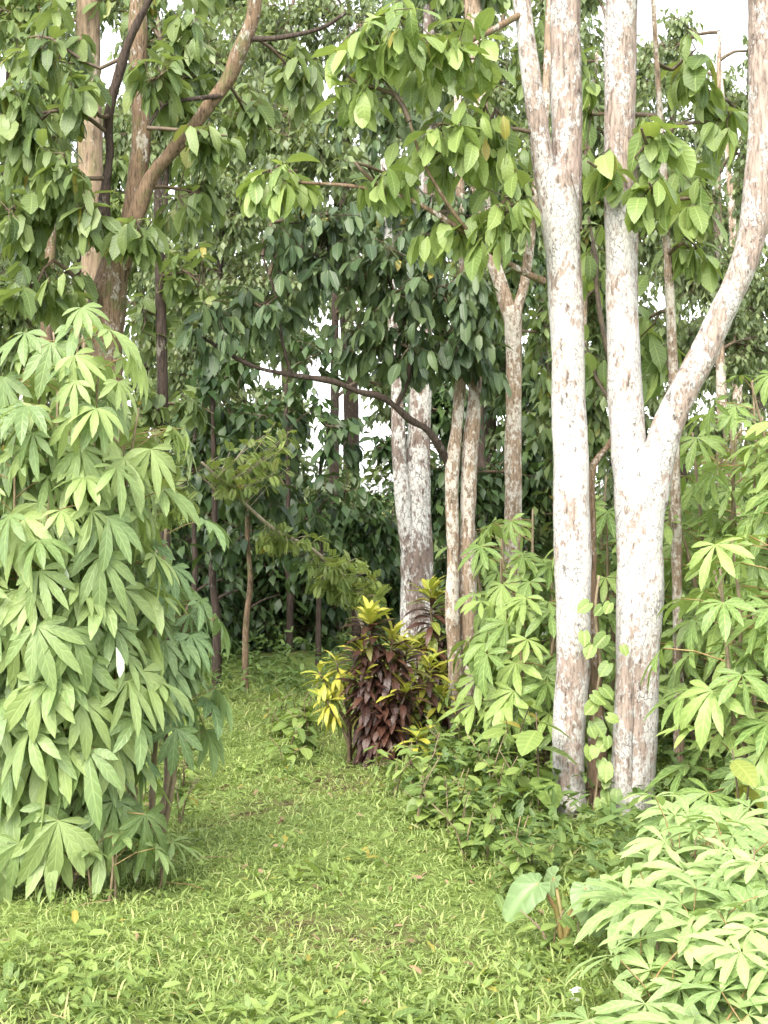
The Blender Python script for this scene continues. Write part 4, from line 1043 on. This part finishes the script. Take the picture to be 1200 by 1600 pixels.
# the far edge of the wood: trees that close the view
far_spots = [(-330, 26), (-120, 24), (20, 25), (110, 27), (215, 23), (290, 26), (370, 28), (450, 24.5), (545, 31), (650, 26), (760, 23), (860, 28), (960, 24), (1060, 29), (1180, 25), (1330, 27), (1530, 25)]
for k, (px, d) in enumerate(far_spots):
    yb = HY + 1.5 / d * FPX
    lobes = []
    for j in range(11):
        py = 780 - j * 88 + rng.normal(0, 18)
        if 430 < px < 660 and 500 < py < 760:
            continue
        if px > 1040 and py < 150:
            continue
        w = (40 + 45 * math.sin(math.pi * min(1, (j + .8) / 8)))
        lobes.append(lob(px + rng.normal(0, 40), py, d + rng.uniform(-1, 1), w * 1.35, 70, 62))
    tpx = px + rng.normal(0, 15)
    pts = [(px, yb + 8, 15, d), (px + 4, 650, 12, d), (tpx, 400, 10, d), (tpx + 5, 60, 4, d)]
    tree('distant_tree', 'tall leafy tree at the far edge of the wood', 'tree', on_ground(px, d), [px_stem('trunk', pts, M_dark_bark, 8, .2, .08)], lobes,
         dict(mat=M_leaf_hazed, L=.2, k=8, tw=.32, cheap=FARL, tpl=OVAL), 0, 'trees at the far edge of the wood', limb_r=.03, twig=.006)

# low bushes closing the wood floor

def bush(label, px, d, w, h, n, L, mat, group, nparts=30):
    base = on_ground(px, d)
    root = thing('forest_bush', label, 'bush', base, group)
    P = ellipsoid(n, base + np.array([0, 0, h * .5]), np.array([w, w * .8, h * .55]))
    P = P[P[:, 2] > base[2] + .05]
    A = base + rng.normal(0, .06, (len(P), 3)) * np.array([1, 1, 0]) + np.array([0, 0, .0])
    V, T, _, _ = sticks(A, P, .008, .003, base, .08)
    add('stems', build_mesh('stems', [(V, T, None, None, 0)], [M_twig]), root, kind='stuff')
    p, dd, up, S = spray(P, unit(P - A) + np.array([0, 0, .1]), 8, L, .22, .9, .5, .5)
    keep = p[:, 2] > gz(p[:, 0], p[:, 1]) + .03
    leaves_to(root, base, p[keep], dd[keep], up[keep], S[keep], OVAL, mat, nparts, FARL)
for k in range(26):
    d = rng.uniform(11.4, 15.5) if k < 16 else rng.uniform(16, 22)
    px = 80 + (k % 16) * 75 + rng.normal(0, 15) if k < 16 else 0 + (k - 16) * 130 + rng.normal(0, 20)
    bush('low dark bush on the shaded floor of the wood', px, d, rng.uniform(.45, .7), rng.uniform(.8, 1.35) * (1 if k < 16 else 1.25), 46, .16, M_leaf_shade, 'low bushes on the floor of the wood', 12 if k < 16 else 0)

for k in range(15):
    px = -250 + k * 120 + rng.normal(0, 20); d = rng.uniform(27, 33)
    bush('far bush closing the view under the distant trees', px, d, 1.3, rng.uniform(1.7, 2.3), 110, .26, M_leaf_far, 'far bushes under the distant trees', 0)

# ------------------------------------------------------------------ grass, weeds, litter on the ground
def path_mask(x, y):
    """0 in the open grass, 1 towards the overgrown sides (the clearing narrows away from the camera)"""
    c = -0.34 - 0.075 * (y - 4) - 0.02 * np.sin(y)
    half = np.interp(y, [3, 5, 6.0, 7, 8, 10, 12], [1.6, 1.1, .66, .52, .5, .55, .6])
    return np.clip((np.abs(x - c) - half) / 0.35, 0, 1)

def bare(x, y):
    """worn patches where the earth shows through along the middle of the path"""
    n = np.sin(3.1 * x + 1.3 * y + .6) + np.sin(2.3 * y - 2.2 * x + 2.1) + .6 * np.sin(7.7 * x + 5.3 * y) + .5 * np.sin(11 * y - 6 * x)
    return np.clip((n - .8) * .5, 0, .4) * (1 - path_mask(x, y)) * np.clip((y - 4.1) / .6, 0, 1)

def scatter(n, d0, d1, wid=0.42, margin=.6):
    d = rng.uniform(d0, d1, n)
    x = rng.uniform(-1, 1, n) * (wid * d + margin)
    return x, d

def ground_mass(name, label, cat, n, d0, d1, tpls, mat, hfun, k=1, el=(0.9, 0.3), keep=None, lift=0.0):
    x, y = scatter(n, d0, d1)
    if keep is not None:
        q = keep(x, y); x, y = x[q], y[q]
    n = len(x)
    z = gz(x, y) + lift * rng.random(n)
    P = np.repeat(np.stack([x, y, z], 1), k, 0) + np.repeat(np.array([[0, 0, 0]]), n * k, 0)
    a = rng.uniform(0, 6.283, n * k)
    e = rng.normal(el[0], el[1], n * k)
    D = np.stack([np.cos(a) * np.cos(e), np.sin(a) * np.cos(e), np.sin(e)], 1)
    up = np.array([0, 0, 1.0]) + rng.normal(0, .25, (n * k, 3))
    S = np.repeat(hfun(x, y), k) * rng.uniform(.6, 1.25, n * k)
    Rm = frames(D, up)
    pick = rng.integers(len(tpls), size=n * k)
    ch = []
    for v in range(len(tpls)):
        q = pick == v
        V, T, UV, rn = many(tpls[v], P[q], Rm[q], S[q], rng.random(int(q.sum())))
        ch.append((V, T, UV, rn, 0))
    o = add(name, build_mesh(name, ch, [mat]), kind='stuff', label=label)
    o['category'] = cat
    return o

thin = lambda x, y: rng.random(len(x)) < 1 - bare(x, y)
ground_mass('grass', 'short fresh green grass covering the clearing and path', 'grass', 135000, 4.3, 11.5, FINE, M_grass,
            lambda x, y: np.interp(y, [4.3, 6, 8, 11.5], [.055, .052, .055, .075]) * (1 + .8 * path_mask(x, y)), el=(.75, .4), keep=thin)
ground_mass('tall_grass', 'longer pale grass blades at the open front of the clearing', 'grass', 30000, 3.2, 5.6, BLADE, M_grass,
            lambda x, y: np.interp(y, [3.2, 4.3, 5.0, 5.6], [.095, .08, .055, .04]), el=(.8, .4), keep=lambda x, y: rng.random(len(x)) < np.interp(y, [3.2, 4.4, 5.6], [1, .8, .2]))
ground_mass('ground_cover', 'small broad-leaved weeds creeping through the grass', 'ground cover', 24000, 3.3, 11.5, FARL, M_weed,
            lambda x, y: .028 + .022 * path_mask(x, y) + .014 * (y < 4.8), k=4, el=(.4, .35), lift=.05,
            keep=lambda x, y: rng.random(len(x)) < .55 + .45 * path_mask(x, y))
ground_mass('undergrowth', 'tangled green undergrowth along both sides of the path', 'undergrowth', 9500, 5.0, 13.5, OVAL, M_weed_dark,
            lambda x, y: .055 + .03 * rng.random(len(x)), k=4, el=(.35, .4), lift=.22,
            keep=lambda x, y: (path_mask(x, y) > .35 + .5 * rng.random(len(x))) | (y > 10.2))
def clump(x, y):
    n = np.sin(2.1 * x + 3.3 * y + 1.2) + np.sin(4.6 * x - 2.7 * y) + .7 * np.sin(8.3 * y + 3.1 * x + .4) + .6 * np.sin(13 * x - 9 * y)
    return np.clip(n * .45, 0, 1)
ground_mass('weed_patches', 'patches of broad-leaved weeds standing out of the grass', 'weeds', 9000, 3.4, 9.5, OVAL, M_weed,
            lambda x, y: .05 + .03 * rng.random(len(x)), k=3, el=(.45, .4), lift=.07,
            keep=lambda x, y: rng.random(len(x)) < clump(x, y) * (.35 + .65 * np.maximum(path_mask(x, y), np.clip(5.0 - y, 0, 1))))
ground_mass('leaf_litter', 'scattered dead brown leaves lying in the grass', 'dead leaves', 1600, 3.6, 11, OVAL, M_litter,
            lambda x, y: .03 + .035 * rng.random(len(x)), k=1, el=(.05, .35), lift=.03,
            keep=lambda x, y: rng.random(len(x)) < .25 + .75 * (bare(x, y) > .05))
ground_mass('dead_twigs', 'thin dead twigs and straws strewn over the path', 'twigs', 500, 3.8, 10.5, [leaf_tpl(3, .035, P_strap, .2, .6)], M_litter,
            lambda x, y: .06 + .12 * rng.random(len(x)), k=1, el=(.05, .1), lift=.04)

# ------------------------------------------------------------------ small things on the ground
def fallen(label, pts):
    base = at(*pts[0][:2], pts[0][3])
    base[2] = float(gz(base[0], base[1]))
    root = thing('fallen_branch', label, 'branch', base)
    W = np.array([at(a, b, d) for a, b, r, d in pts]); rad = [r / FPX * d for a, b, r, d in pts]
    V, T, UV, rn = tube(W, rad, 7, .05, .12, 12, 0, base)
    add('limb', build_mesh('limb', [(V, T, UV, None, 0)], [M_dark_bark]), root)
    q = W[len(W) // 2]
    V, T, _, _ = sticks(np.array([q, W[-2]]), np.array([q + (.12, .03, .08), W[-2] + (.08, -.05, .07)]), .006, .002, base)
    add('twigs', build_mesh('twigs', [(V, T, None, None, 0)], [M_dark_bark]), root, kind='stuff')
fallen('pale broken stick lying at the grassy edge where the wood begins', [(285, 1150, 2.6, 9.1), (300, 1135, 2.6, 9.3), (325, 1118, 2.2, 9.5), (345, 1110, 1.8, 9.7)])

def scrap(label, px, py, d, s):
    n = 7
    g = np.linspace(-.5, .5, n)
    X, Y = np.meshgrid(g, g)
    Z = .28 * np.sin(5 * X + 2 * Y) + .2 * np.cos(7 * Y - 3 * X) + rng.normal(0, .05, X.shape)
    V = np.stack([X.ravel() * s * 1.2, Y.ravel() * s * .5, Z.ravel() * s * .8 + X.ravel() * 0 + Y.ravel() * s], 1)
    i = (np.arange(n - 1)[:, None] * n + np.arange(n - 1)[None]).ravel()
    T = np.concatenate([np.stack([i, i + 1, i + n + 1], 1), np.stack([i, i + n + 1, i + n], 1)])
    p = at(px, py, d)
    o = add('paper_scrap', build_mesh('paper_scrap', [(V, T, None, None, 0)], [M_scrap]), None, mat4(p, np.eye(3), 1))
    o['label'] = label; o['category'] = 'scrap'
M_scrap = plain_mat('white_scrap', (.62, .62, .60), (.78, .78, .76), 30, .4)
scrap('small crumpled white scrap caught in the weeds below the tall cassava', 160, 1232, 7.35, .045)
scrap('small crumpled white scrap in the grass in front of the young cassava', 900, 1552, 4.4, .03)
